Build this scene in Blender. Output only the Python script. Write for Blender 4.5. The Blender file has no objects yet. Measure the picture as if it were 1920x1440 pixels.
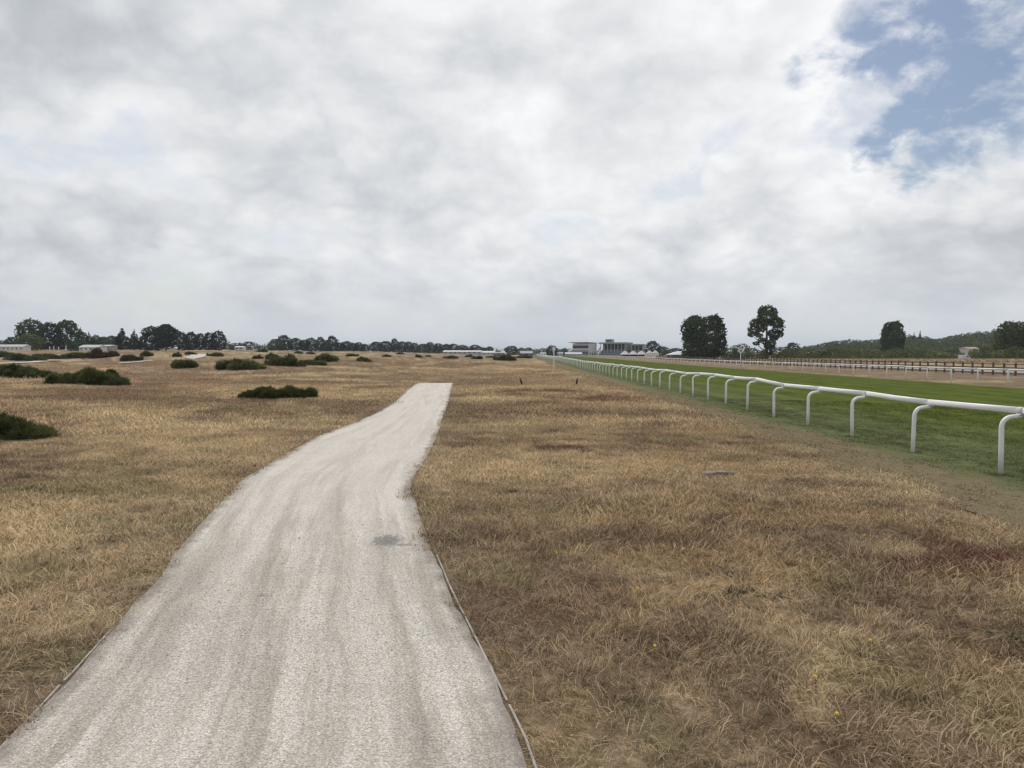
import bpy, math, random
import numpy as np
from mathutils import Vector, Matrix

R = math.radians
scene = bpy.context.scene
col = scene.collection
rng = np.random.default_rng(11)
random.seed(7)

# ------------------------------------------------------------------ camera
FPX, UC, VH, EYE = 1331.0, 960.0, 664.0, 1.70      # photograph's own scale: 1920 px wide, horizon row 664
PITCH = math.atan((720.0 - VH) / FPX)
cam_d = bpy.data.cameras.new('camera')
cam = bpy.data.objects.new('camera', cam_d)
col.objects.link(cam)
cam_d.sensor_fit = 'HORIZONTAL'
cam_d.sensor_width = 36.0
cam_d.lens = 36.0 * FPX / 1920.0
cam_d.clip_start = 0.05
cam_d.clip_end = 20000.0
cam.location = (0, 0, EYE)
cam.rotation_euler = (R(90) - PITCH, 0, 0)
scene.camera = cam

# ------------------------------------------------------------------ sky
SUN_EL, SUN_AZ = 54.0, -14.0        # degrees; azimuth measured from +Y towards +X
world = bpy.data.worlds.new('World')
scene.world = world
world.use_nodes = True


class NT:
    """small helper for building node trees"""
    def __init__(self, tree):
        self.t = tree
        self.n = tree.nodes
        self.l = tree.links

    def new(self, kind, **kw):
        n = self.n.new(kind)
        for k, v in kw.items():
            setattr(n, k, v)
        return n

    def put(self, sock, v):
        if v is None:
            return
        if hasattr(v, 'is_output'):
            self.l.new(v, sock)
        else:
            sock.default_value = v

    def math(self, op, a, b=None, c=None, clamp=False):
        n = self.new('ShaderNodeMath', operation=op)
        n.use_clamp = clamp
        self.put(n.inputs[0], a)
        self.put(n.inputs[1], b)
        self.put(n.inputs[2], c)
        return n.outputs[0]

    def vmath(self, op, a, b=None):
        n = self.new('ShaderNodeVectorMath', operation=op)
        self.put(n.inputs[0], a)
        if b is not None:
            self.put(n.inputs[1], b)
        return n.outputs['Value'] if op in ('LENGTH', 'DISTANCE', 'DOT_PRODUCT') else n.outputs['Vector']

    def xyz(self, x, y, z):
        n = self.new('ShaderNodeCombineXYZ')
        self.put(n.inputs[0], x); self.put(n.inputs[1], y); self.put(n.inputs[2], z)
        return n.outputs[0]

    def sep(self, v):
        n = self.new('ShaderNodeSeparateXYZ')
        self.l.new(v, n.inputs[0])
        return n.outputs

    def noise(self, vec, scale, detail=4.0, rough=0.5, dist=0.0):
        n = self.new('ShaderNodeTexNoise')
        self.put(n.inputs['Vector'], vec)
        n.inputs['Scale'].default_value = scale
        n.inputs['Detail'].default_value = detail
        n.inputs['Roughness'].default_value = rough
        n.inputs['Distortion'].default_value = dist
        return n.outputs['Fac']

    def smooth(self, v, lo, hi, a=0.0, b=1.0):
        n = self.new('ShaderNodeMapRange')
        n.interpolation_type = 'SMOOTHSTEP'
        self.put(n.inputs[0], v)
        n.inputs[1].default_value = lo
        n.inputs[2].default_value = hi
        n.inputs[3].default_value = a
        n.inputs[4].default_value = b
        return n.outputs[0]

    def mix(self, f, a, b, blend='MIX'):
        n = self.new('ShaderNodeMix', data_type='RGBA', blend_type=blend)
        self.put(n.inputs[0], f)
        for s, v in ((n.inputs[6], a), (n.inputs[7], b)):
            if isinstance(v, tuple) and len(v) == 3:
                v = v + (1.0,)
            self.put(s, v)
        return n.outputs[2]

    def ramp(self, f, stops):
        n = self.new('ShaderNodeValToRGB')
        self.put(n.inputs[0], f)
        e = n.color_ramp.elements
        while len(e) < len(stops):
            e.new(0.5)
        for el, (p, c) in zip(e, stops):
            el.position = p
            el.color = tuple(c) + (1.0,) if len(c) == 3 else c
        return n.outputs[0]


SKY_OFF = ((50.0, 2.6, 0.0), (53.0, 5.5, 1.0), (3.3, 1.8, 4.0), (5.5, 36.6, 2.0))


def build_world():
    w = NT(world.node_tree)
    w.n.clear()
    out = w.new('ShaderNodeOutputWorld')
    sky = w.new('ShaderNodeTexSky')
    sky.sky_type = 'NISHITA'
    sky.sun_disc = False
    sky.sun_elevation = R(SUN_EL)
    sky.sun_rotation = R(SUN_AZ)
    sky.air_density = 1.0
    sky.dust_density = 1.8
    sky.ozone_density = 1.0
    bg_sky = w.new('ShaderNodeBackground')
    w.l.new(sky.outputs[0], bg_sky.inputs[0])
    bg_sky.inputs[1].default_value = 0.078
    tc = w.new('ShaderNodeTexCoord')
    d = w.vmath('NORMALIZE', tc.outputs['Generated'])
    x, y, z = w.sep(d)
    zc = w.math('ADD', w.math('MAXIMUM', z, 0.0), 0.50)
    px = w.math('DIVIDE', x, zc)
    py = w.math('DIVIDE', y, zc)
    p0 = w.xyz(px, py, 0.0)
    wn = w.new('ShaderNodeTexNoise')
    w.put(wn.inputs['Vector'], p0)
    wn.inputs['Scale'].default_value = 2.6
    wn.inputs['Detail'].default_value = 2.0
    p = w.vmath('ADD', p0, w.vmath('MULTIPLY', w.vmath('SUBTRACT', wn.outputs['Color'], (0.5, 0.5, 0.5)), (0.24, 0.24, 0.0)))
    # cloud deck: large billows, medium lumps and frayed edges
    big = w.noise(w.vmath('ADD', p, SKY_OFF[0]), 1.6, 2.0, 0.5, 0.0)
    mid = w.noise(w.vmath('ADD', p, SKY_OFF[1]), 4.0, 6.0, 0.54, 0.0)
    puff = w.noise(w.vmath('ADD', p0, SKY_OFF[3]), 7.5, 4.0, 0.5, 0.0)
    puff = w.math('ABSOLUTE', w.math('SUBTRACT', puff, 0.5))          # rounded heads with narrow creases
    fine = w.noise(w.vmath('ADD', p0, SKY_OFF[2]), 11.0, 5.0, 0.6, 0.2)
    # the break in the deck, an elongated hole with frayed edges
    wx = w.math('MULTIPLY', w.math('SUBTRACT', mid, 0.5), 0.42)
    wy = w.math('MULTIPLY', w.math('SUBTRACT', fine, 0.5), 0.30)
    gx = w.math('ADD', w.math('SUBTRACT', px, 0.60), wx)
    gy = w.math('ADD', w.math('SUBTRACT', py, 1.01), wy)
    ga = w.math('DIVIDE', w.math('ADD', w.math('MULTIPLY', gx, 0.50), w.math('MULTIPLY', gy, 0.866)), 0.24)
    gb = w.math('DIVIDE', w.math('SUBTRACT', w.math('MULTIPLY', gx, 0.866), w.math('MULTIPLY', gy, 0.50)), 0.138)
    gr = w.math('SQRT', w.math('ADD', w.math('MULTIPLY', ga, ga), w.math('MULTIPLY', gb, gb)))
    gap = w.smooth(gr, 0.70, 1.14, 1.0, 0.0)
    dens = w.math('ADD', w.math('MULTIPLY', big, 0.42), w.math('MULTIPLY', mid, 0.58))
    dens = w.math('ADD', dens, w.math('MULTIPLY', w.math('SUBTRACT', fine, 0.5), 0.10))
    thin = w.smooth(dens, 0.36, 0.46, 0.50, 1.0)
    wisps = w.math('MULTIPLY', w.smooth(w.math('ADD', w.math('MULTIPLY', fine, 0.6), w.math('MULTIPLY', mid, 0.4)), 0.46, 0.64), 0.85)
    gap = w.math('MULTIPLY', gap, w.math('SUBTRACT', 1.0, wisps))
    cover = w.math('MULTIPLY', thin, w.math('SUBTRACT', 1.0, gap), clamp=True)
    # thick parts are darker underneath, thin parts and the side towards the sun brighter
    sd = (math.cos(R(SUN_EL)) * math.sin(R(SUN_AZ + 30)), math.cos(R(SUN_EL)) * math.cos(R(SUN_AZ + 30)), math.sin(R(SUN_EL)))
    glow = w.smooth(w.vmath('DOT_PRODUCT', d, sd), 0.25, 1.0)
    b = w.math('ADD', w.math('MULTIPLY', w.math('SUBTRACT', 0.5, dens), 2.45), 0.33)
    b = w.math('ADD', b, w.math('MULTIPLY', glow, 0.46))
    b = w.math('ADD', b, w.math('MULTIPLY', puff, 1.0))
    b = w.math('ADD', b, w.math('MULTIPLY', w.math('SUBTRACT', fine, 0.5), 0.24))
    edge = w.smooth(gr, 0.9, 1.6, 0.20, 0.0)
    b = w.math('ADD', b, edge)
    cc = w.ramp(b, [(0.0, (0.36, 0.385, 0.43)), (0.36, (0.50, 0.525, 0.56)), (0.64, (0.68, 0.695, 0.715)), (1.0, (0.90, 0.90, 0.905))])
    # distance: the deck pales into the haze over the land
    hz = w.smooth(z, 0.0, 0.16, 0.85, 0.0)
    cc = w.mix(hz, cc, (0.625, 0.66, 0.695))
    cover = w.math('MAXIMUM', cover, w.smooth(z, 0.02, 0.13, 1.0, 0.0))
    bg_c = w.new('ShaderNodeBackground')
    w.l.new(cc, bg_c.inputs[0])
    bg_c.inputs[1].default_value = 0.935
    mx = w.new('ShaderNodeMixShader')
    w.l.new(cover, mx.inputs[0])
    w.l.new(bg_sky.outputs[0], mx.inputs[1])
    w.l.new(bg_c.outputs[0], mx.inputs[2])
    w.l.new(mx.outputs[0], out.inputs[0])


build_world()
world.cycles.sampling_method = 'NONE'
sun_d = bpy.data.lights.new('sun', 'SUN')
sun_d.energy = 1.5
sun_d.angle = R(12)
sun_d.color = (1.0, 0.955, 0.89)
sun = bpy.data.objects.new('sun', sun_d)
col.objects.link(sun)
_s = Vector((math.cos(R(SUN_EL)) * math.sin(R(SUN_AZ)), math.cos(R(SUN_EL)) * math.cos(R(SUN_AZ)), math.sin(R(SUN_EL))))
sun.rotation_euler = _s.to_track_quat('Z', 'Y').to_euler()

vs = scene.view_settings
vs.view_transform = 'Standard'
vs.look = 'None'
vs.exposure = 0.22
vs.gamma = 1.0
scene.render.engine = 'CYCLES'
scene.cycles.use_denoising = True
scene.cycles.denoiser = 'OPENIMAGEDENOISE'
scene.cycles.denoising_input_passes = 'RGB_ALBEDO_NORMAL'
scene.cycles.denoising_prefilter = 'ACCURATE'
scene.cycles.max_bounces = 4
scene.cycles.diffuse_bounces = 2
scene.cycles.glossy_bounces = 2
scene.cycles.transmission_bounces = 2
scene.cycles.use_adaptive_sampling = False
scene.cycles.sample_clamp_indirect = 3.0
scene.cycles.filter_width = 1.4

# ------------------------------------------------------------------ object helpers


def tag(o, label=None, cat=None, group=None, kind=None):
    for k, v in (('label', label), ('category', cat), ('group', group), ('kind', kind)):
        if v:
            o[k] = v
    return o


def link(o, parent=None):
    col.objects.link(o)
    if parent is not None:
        o.parent = parent
    return o


def empty(name, loc, rz=0.0):
    o = bpy.data.objects.new(name, None)
    o.empty_display_size = 0.2
    o.location = loc
    o.rotation_euler = (0, 0, rz)
    return link(o)


def mesh_np(name, verts, faces, mat=None, smooth=False, uv=None):
    """verts (n,3); faces (m,k) with one k"""
    me = bpy.data.meshes.new(name)
    verts = np.asarray(verts, dtype=np.float32)
    faces = np.asarray(faces, dtype=np.int32)
    m, k = faces.shape
    me.vertices.add(len(verts))
    me.vertices.foreach_set('co', verts.ravel())
    me.loops.add(m * k)
    me.loops.foreach_set('vertex_index', faces.ravel())
    me.polygons.add(m)
    me.polygons.foreach_set('loop_start', np.arange(0, m * k, k, dtype=np.int32))
    me.polygons.foreach_set('loop_total', np.full(m, k, dtype=np.int32))
    if smooth:
        me.polygons.foreach_set('use_smooth', np.ones(m, dtype=bool))
    if uv is not None:
        ul = me.uv_layers.new(name='UVMap')
        ul.data.foreach_set('uv', np.asarray(uv, dtype=np.float32)[faces.ravel()].ravel())
    me.update(calc_edges=True)
    if mat:
        me.materials.append(mat)
    return me


def with_tint(me, t):
    """one number per vertex: how light the shoots of its clump are"""
    a = me.attributes.new('tint', 'FLOAT', 'POINT')
    a.data.foreach_set('value', np.asarray(t, dtype=np.float32))
    return me


class MB:
    """collects shapes of one part, then builds ONE mesh"""
    def __init__(self):
        self.v, self.f = [], []

    def add(self, v, f):
        b = len(self.v)
        self.v += [tuple(p) for p in v]
        self.f += [tuple(i + b for i in q) for q in f]
        return self

    def box(self, x0, x1, y0, y1, z0, z1):
        v = [(x, y, z) for z in (z0, z1) for y in (y0, y1) for x in (x0, x1)]
        return self.add(v, [(0, 2, 3, 1), (4, 5, 7, 6), (0, 1, 5, 4), (2, 6, 7, 3), (0, 4, 6, 2), (1, 3, 7, 5)])

    def tube(self, pts, rads, n=8, ry=None):
        pts = [Vector(p) for p in pts]
        v, f = [], []
        up = Vector((0.0123, 1.0, 0.0071)).normalized()
        for i, p in enumerate(pts):
            d = (pts[min(i + 1, len(pts) - 1)] - pts[max(i - 1, 0)]).normalized()
            a = d.cross(up)
            if a.length < 1e-3:
                a = d.cross(Vector((1, 0, 0)))
            a.normalize()
            b = d.cross(a)
            for k in range(n):
                t = 2 * math.pi * k / n
                v.append(p + a * (rads[i] * math.cos(t)) + b * ((ry[i] if ry else rads[i]) * math.sin(t)))
        for i in range(len(pts) - 1):
            for k in range(n):
                k2 = (k + 1) % n
                f.append((i * n + k, i * n + k2, (i + 1) * n + k2, (i + 1) * n + k))
        f.append(tuple(range(n - 1, -1, -1)))
        f.append(tuple(range((len(pts) - 1) * n, len(pts) * n)))
        return self.add(v, f)

    def loft(self, rings):
        n = len(rings[0])
        v = [p for r in rings for p in r]
        f = []
        for i in range(len(rings) - 1):
            for k in range(n):
                k2 = (k + 1) % n
                f.append((i * n + k, i * n + k2, (i + 1) * n + k2, (i + 1) * n + k))
        f.append(tuple(range(n - 1, -1, -1)))
        f.append(tuple(range((len(rings) - 1) * n, len(rings) * n)))
        return self.add(v, f)

    def gable(self, x0, x1, y0, y1, z0, z1, axis='x'):
        if axis == 'x':
            ym = (y0 + y1) / 2
            v = [(x0, y0, z0), (x0, y1, z0), (x0, ym, z1), (x1, y0, z0), (x1, y1, z0), (x1, ym, z1)]
        else:
            xm = (x0 + x1) / 2
            v = [(x0, y0, z0), (x1, y0, z0), (xm, y0, z1), (x0, y1, z0), (x1, y1, z0), (xm, y1, z1)]
        return self.add(v, [(0, 1, 2), (3, 5, 4), (0, 3, 4, 1), (1, 4, 5, 2), (0, 2, 5, 3)])

    def mesh(self, name, mat, smooth=False):
        me = bpy.data.meshes.new(name)
        me.from_pydata(self.v, [], self.f)
        me.update()
        if smooth:
            me.polygons.foreach_set('use_smooth', np.ones(len(me.polygons), dtype=bool))
        me.materials.append(mat)
        return me

    def build(self, name, mat, parent=None, smooth=False, loc=None):
        o = bpy.data.objects.new(name, self.mesh(name, mat, smooth))
        if loc is not None:
            o.location = loc
        return link(o, parent)


def inst(name, me, parent, loc=(0, 0, 0), rot=(0, 0, 0), scale=(1, 1, 1)):
    o = bpy.data.objects.new(name, me)
    o.location = loc
    o.rotation_euler = rot
    o.scale = scale
    return link(o, parent)


# ------------------------------------------------------------------ terrain
def vnoise(x, y, seed=0):
    x = np.asarray(x, dtype=np.float64); y = np.asarray(y, dtype=np.float64)
    xi = np.floor(x).astype(np.int64); yi = np.floor(y).astype(np.int64)
    fx = x - xi; fy = y - yi
    fx = fx * fx * (3 - 2 * fx); fy = fy * fy * (3 - 2 * fy)

    def h(a, b):
        n = (a * 374761393 + b * 668265263 + seed * 982451653) & 0x7fffffff
        n = ((n ^ (n >> 13)) * 1274126177) & 0x7fffffff
        return ((n ^ (n >> 16)) & 0xffff) / 65535.0
    return ((h(xi, yi) * (1 - fx) + h(xi + 1, yi) * fx) * (1 - fy) +
            (h(xi, yi + 1) * (1 - fx) + h(xi + 1, yi + 1) * fx) * fy)


def sstep(a, b, x):
    t = np.clip((x - a) / (b - a), 0, 1)
    return t * t * (3 - 2 * t)


# the gravel path: y, left edge x, right edge x (metres)
PATH = np.array([
    (-5.0, -1.55, 1.00), (0.0, -1.90, 0.48), (3.0, -2.18, 0.06), (4.0, -2.38, -0.19), (5.07, -2.62, -0.46),
    (6.5, -2.98, -0.78), (7.8, -3.28, -1.08), (8.7, -3.46, -1.25), (9.7, -3.66, -1.36), (11.2, -3.74, -1.37),
    (13.2, -3.92, -1.47), (15.0, -4.02, -1.57), (17.5, -3.88, -1.74), (20.0, -3.86, -1.92), (23.6, -4.02, -2.14),
    (28.0, -4.42, -2.46), (32.0, -4.80, -2.76), (37.0, -5.22, -3.12), (42.0, -5.60, -3.46), (47.0, -6.10, -3.95), (50.0, -6.5, -4.35)])


def path_l(y): return np.interp(y, PATH[:, 0], PATH[:, 1])
def path_r(y): return np.interp(y, PATH[:, 0], PATH[:, 2])


SLOPE = 0.0148            # the racecourse runs a little to the right of the view axis
LD = np.log(np.array([50, 100, 150, 200, 260, 320, 400, 520, 700, 900, 6000.0]))
COLS_S = np.array([-0.72, -0.42, -0.20, 0.0, 0.10, 0.30, 0.46, 0.72])
COLS_Z = np.array([
    [0.05, 0.25, 0.50, 1.70, 2.90, 3.60, 4.40, 4.8, 5.0, 5.0, 5.0],
    [0.00, 0.25, 0.80, 1.70, 2.75, 3.40, 4.00, 4.4, 4.6, 4.6, 4.6],
    [0.00, 0.15, 0.50, 1.10, 1.70, 2.30, 3.10, 3.6, 4.0, 4.0, 4.0],
    [0.00, 0.00, 0.02, 0.10, 0.25, 0.45, 0.70, 1.0, 1.5, 2.0, 2.0],
    [-0.38, -0.35, -0.20, -0.05, 0.05, 0.12, 0.20, 0.1, 0.3, 1.0, 1.0],
    [-0.38, -0.38, -0.36, -0.30, -0.05, 0.20, 0.50, 0.8, 1.6, 2.0, 2.0],
    [-0.38, -0.38, -0.36, -0.30, -0.05, 0.30, 1.20, 4.0, 7.0, 7.0, 7.0],
    [-0.38, -0.38, -0.36, -0.30, -0.05, 0.40, 2.50, 8.0, 15.0, 16.0, 16.0]])
MOUNDS = [  # x, y, height, radius across, radius along
    (-32.0, 74.0, 0.75, 7.0, 5.0), (-44.0, 92.0, 0.55, 7.0, 5.0), (-36.0, 108.0, 0.9, 9.0, 6.0), (-58.0, 125.0, 1.0, 14.0, 6.0),
    (-25.0, 120.0, 0.9, 6.0, 5.0), (-70.0, 135.0, 1.0, 16.0, 7.0), (-12.0, 160.0, 0.6, 20.0, 8.0), (-27.0, 41.0, 0.25, 4.0, 4.0), (-90.0, 150.0, 0.9, 14.0, 7.0)]


def ground(x, y):
    x = np.asarray(x, dtype=np.float64); y = np.asarray(y, dtype=np.float64)
    r = np.hypot(x, y)
    th = np.clip(np.arctan2(x, y), R(-37), R(37))
    D = np.maximum(r * np.cos(th), 0.1)
    s = np.tan(th)
    t = x - SLOPE * y
    near = -0.38 * sstep(3.6, 8.2, t)
    off = np.abs(x - (path_l(y) + path_r(y)) / 2)
    und = sstep(1.6, 5.0, off) * (1 - sstep(2.5, 6.0, t))
    near = near + und * (0.05 * (vnoise(x / 2.1, y / 2.1, 3) - 0.5) + 0.10 * (vnoise(x / 6.0, y / 6.0, 5) - 0.5) * 2)
    logd = np.log(D)
    zc = np.stack([np.interp(logd, LD, c) for c in COLS_Z])
    k = np.clip(np.searchsorted(COLS_S, s) - 1, 0, len(COLS_S) - 2)
    f = np.clip((s - COLS_S[k]) / (COLS_S[k + 1] - COLS_S[k]), 0, 1)
    za = np.take_along_axis(zc, k[None, ...], 0)[0]
    zb = np.take_along_axis(zc, (k + 1)[None, ...], 0)[0]
    far = za * (1 - f) + zb * f
    w = sstep(45, 125, D)
    z = near * (1 - w) + far * w
    left = (1 - sstep(-6, 4, t))
    z = z + left * sstep(30, 70, D) * (1 - sstep(300, 500, D)) * 0.45 * (vnoise(x / 12.0, y / 9.0, 9) - 0.5) * 2
    for mx, my, mh, ra, rb in MOUNDS:
        z = z + mh * np.exp(-((x - mx) / ra) ** 2 - ((y - my) / rb) ** 2)
    z = z - 0.85 * np.exp(-((y - 49.5) / 4.6) ** 2 - ((x + 4.9) / 6.5) ** 2)
    return z


def gz(x, y):
    return float(ground(np.array([x]), np.array([y]))[0])


def at(u, D):
    """ground point seen in image column u at depth D"""
    x = (u - UC) / FPX * D
    return x, D, gz(x, D)


def hit(u, v, dmin=4.0, dmax=900.0):
    """where the line of sight through (u, v) first meets the ground"""
    d = np.exp(np.linspace(math.log(dmin), math.log(dmax), 2600))
    x = (u - UC) / FPX * d
    row = VH + (EYE - ground(x, d)) / d * FPX
    k = np.nonzero(row <= v)[0]
    D = float(d[k[0]]) if len(k) else dmax
    return at(u, D)


# ------------------------------------------------------------------ materials
def mat_new(name):
    m = bpy.data.materials.new(name)
    m.use_nodes = True
    nt = NT(m.node_tree)
    nt.n.clear()
    out = nt.new('ShaderNodeOutputMaterial')
    return m, nt, out


def simple(name, c, rough=0.6, var=0.12, scale=2.0, metallic=0.0, bump=0.0, bscale=20.0, spec=0.4, dirt=None):
    m, nt, out = mat_new(name)
    g = nt.new('ShaderNodeNewGeometry')
    n = nt.noise(g.outputs['Position'], scale, 5.0, 0.6)
    f = nt.smooth(n, 0.25, 0.75, 1.0 - var, 1.0 + var)
    base = nt.mix(1.0, tuple(c), nt.xyz(f, f, f), 'MULTIPLY')
    if dirt:
        dn = nt.noise(g.outputs['Position'], dirt[1], 6.0, 0.65)
        base = nt.mix(nt.smooth(dn, dirt[2], dirt[2] + 0.2, 0.0, dirt[3]), base, tuple(dirt[0]))
    b = nt.new('ShaderNodeBsdfPrincipled')
    nt.l.new(base, b.inputs['Base Color'])
    b.inputs['Roughness'].default_value = rough
    b.inputs['Metallic'].default_value = metallic
    b.inputs['Specular IOR Level'].default_value = spec
    if bump:
        bn = nt.new('ShaderNodeBump')
        bn.inputs['Strength'].default_value = bump
        bn.inputs['Distance'].default_value = 0.02
        nt.l.new(nt.noise(g.outputs['Position'], bscale, 5.0, 0.6), bn.inputs['Height'])
        nt.l.new(bn.outputs[0], b.inputs['Normal'])
    nt.l.new(b.outputs[0], out.inputs[0])
    return m


def fbm(x, y, seed, octaves=4, gain=0.55):
    v = 0.0; a = 1.0; t = 0.0
    for k in range(octaves):
        v = v + a * vnoise(x * 2 ** k + 17.3 * k, y * 2 ** k - 9.1 * k, seed + k)
        t += a
        a *= gain
    return v / t


def heath_rgb(x, y):
    """patchy colour of the summer-parched heath by position, shared by soil and grass"""
    x = np.asarray(x, dtype=np.float64); y = np.asarray(y, dtype=np.float64)
    wx = x + 1.2 * (fbm(x * 0.5, y * 0.5, 301, 2) - .5); wy = y + 1.2 * (fbm(x * 0.5, y * 0.5, 311, 2) - .5)
    n1 = fbm(wx * 0.30, wy * 0.30, 101, 4)
    n2 = fbm(wx * 2.1, wy * 2.1, 111, 4, 0.62)
    n3 = fbm(x * 0.035, y * 0.045, 121, 3)
    rr = np.hypot(x, y)
    m = 0.5 + ((0.5 * n1 + 0.5 * n2) - 0.5) * (1.6 + 0.5 * sstep(8, 25, rr)) - 0.06 * sstep(10, 30, rr)
    st = [0.22, 0.40, 0.54, 0.74]
    cs = np.array([(0.270, 0.190, 0.120), (0.425, 0.312, 0.196), (0.56, 0.425, 0.265), (0.69, 0.535, 0.320)])
    c = np.stack([np.interp(m, st, cs[:, k]) for k in range(3)], -1)

    def mixin(c, f, col):
        f = np.asarray(f)[..., None]
        return c * (1 - f) + np.array(col) * f
    c = mixin(c, 0.60 * sstep(0.50, 0.64, n3) * sstep(20, 80, rr), (0.55, 0.41, 0.245))
    n7 = fbm(x * 0.10, y * 0.22, 171, 3)                     # long dark streaks across the open heath
    c = mixin(c, 0.65 * sstep(0.53, 0.64, n7) * sstep(12, 35, rr), (0.275, 0.180, 0.118))
    edge = np.abs(x - np.where(x < -2, path_l(y), path_r(y)))
    c = mixin(c, 0.35 * (1 - sstep(0.1, 0.7, edge)) * (y < 50), (0.47, 0.37, 0.255))
    c = mixin(c, 0.55 * (1 - sstep(0.36, 0.50, n3)) * sstep(9, 30, rr), (0.34, 0.235, 0.155))
    n4 = fbm(x * 1.3, y * 1.3, 131, 4)                       # olive remains of living grass
    c = mixin(c, 0.5 * sstep(0.57, 0.69, n4), (0.34, 0.292, 0.150))
    n6 = fbm(x * 1.1, y * 1.1, 161, 4)                       # warm golden cushions
    c = mixin(c, 0.6 * sstep(0.54, 0.66, n6) * sstep(0, 2, x + 1), (0.56, 0.41, 0.225))
    n5 = fbm(x * 0.55, y * 0.55, 141, 4)                     # rusty sorrel
    sp = 0.30 * sstep(0.64, 0.74, n5) * sstep(3.5, 5.0, np.hypot(x, y))
    for cx, cy, ra, rb in ((4.05, 5.75, 1.05, 0.55), (3.4, 27.0, 2.2, 1.6), (1.6, 33.0, 2.6, 1.5), (1.0, 12.6, 0.5, 0.3)  ):
        dd = np.hypot((x - cx) / ra, (y - cy) / rb) + (n2 - 0.5) * 2.4
        sp = np.maximum(sp, 0.85 * (1 - sstep(0.5, 1.2, dd)))
    c = mixin(c, sp, (0.20, 0.098, 0.070))
    tt = x - SLOPE * y
    c = mixin(c, 0.75 * sstep(30.5, 33, tt) * (1 - sstep(56, 70, tt)) * (1 - 0.5 * sstep(0.5, 0.62, n1)), (0.285, 0.215, 0.150))
    sc = 1.10 + 0.2 * vnoise(x * 9, y * 9, 151)
    lum = c @ np.array([0.3, 0.59, 0.11])
    c = c + (lum[..., None] - c) * 0.04
    return c * sc[..., None]


def mat_heath_soil():
    m, nt, out = mat_new('heath_soil')
    g = nt.new('ShaderNodeNewGeometry')
    pos = g.outputs['Position']
    at_ = nt.new('ShaderNodeAttribute')
    at_.attribute_name = 'col'
    n = nt.noise(pos, 9.0, 5.0, 0.7)
    f = nt.smooth(n, 0.28, 0.72, 0.50, 1.30)
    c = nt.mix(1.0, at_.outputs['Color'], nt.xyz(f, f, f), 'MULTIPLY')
    b = nt.new('ShaderNodeBsdfDiffuse')
    b.inputs['Roughness'].default_value = 1.0
    nt.l.new(c, b.inputs['Color'])
    bp = nt.new('ShaderNodeBump')
    bp.inputs['Strength'].default_value = 0.9
    bp.inputs['Distance'].default_value = 0.07
    nt.l.new(n, bp.inputs['Height'])
    nt.l.new(bp.outputs[0], b.inputs['Normal'])
    nt.l.new(b.outputs[0], out.inputs[0])
    return m


def mat_grass(name, tint=None, tintf=0.0, straw=0.5, gain=1.0, trans=0.30):
    m, nt, out = mat_new(name)
    g = nt.new('ShaderNodeNewGeometry')
    rnd = g.outputs['Random Per Island']
    at_ = nt.new('ShaderNodeAttribute')
    at_.attribute_type = 'INSTANCER'
    at_.attribute_name = 'col'
    c = at_.outputs['Color']
    if tint:
        c = nt.mix(tintf, c, tint)
    sc = nt.math('MULTIPLY', nt.smooth(rnd, 0.0, 1.0, 0.36, 1.55), gain)
    c = nt.mix(1.0, c, nt.xyz(sc, sc, sc), 'MULTIPLY')
    c = nt.mix(nt.smooth(rnd, 0.70, 0.98, 0.0, straw), c, (0.70, 0.59, 0.43))
    d = nt.new('ShaderNodeBsdfDiffuse')
    tr = nt.new('ShaderNodeBsdfTranslucent')
    nt.l.new(c, d.inputs[0]); nt.l.new(c, tr.inputs[0])
    mx = nt.new('ShaderNodeMixShader')
    mx.inputs[0].default_value = trans
    nt.l.new(d.outputs[0], mx.inputs[1]); nt.l.new(tr.outputs[0], mx.inputs[2])
    nt.l.new(mx.outputs[0], out.inputs[0])
    return m


def turf_colour(nt, pos, gain=1.0):
    x, y, z = nt.sep(pos)
    t = nt.math('SUBTRACT', x, nt.math('MULTIPLY', y, SLOPE))
    p = nt.xyz(x, nt.math('MULTIPLY', y, 0.35), 0.0)
    n = nt.noise(p, 1.1, 5.0, 0.6)
    nn = nt.noise(nt.xyz(x, y, 3.0), 0.35, 4.0, 0.6)
    # greyer by the rail, fuller green further out: view-dependent mowing tone painted into colour
    base = nt.mix(nt.smooth(nt.math('ADD', t, nt.math('MULTIPLY', nn, 3.0)), 10.0, 16.5), (0.110, 0.125, 0.058), (0.092, 0.116, 0.030))
    stripe = nt.math('SINE', nt.math('MULTIPLY', t, 2.6))
    f = nt.math('ADD', nt.smooth(n, 0.25, 0.75, 0.76, 1.24), nt.math('MULTIPLY', stripe, 0.09))
    c = nt.mix(1.0, base, nt.xyz(f, f, f), 'MULTIPLY')
    c = nt.mix(nt.smooth(nn, 0.50, 0.75, 0.0, 0.35), c, (0.115, 0.115, 0.045))
    # parched verge fades into the watered turf
    ef = nt.noise(nt.xyz(x, nt.math('MULTIPLY', y, 0.5), 7.0), 3.2, 4.0, 0.65)
    e = nt.math('ADD', t, nt.math('ADD', nt.math('MULTIPLY', nt.math('SUBTRACT', n, 0.5), 1.2), nt.math('MULTIPLY', nt.math('SUBTRACT', ef, 0.5), 1.6)))
    c = nt.mix(nt.smooth(e, 7.0, 7.95, 1.0, 0.0), c, (0.195, 0.160, 0.098))
    c = nt.mix(nt.smooth(e, 29.4, 30.8, 0.0, 0.9), c, (0.27, 0.205, 0.125))
    return c


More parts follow.
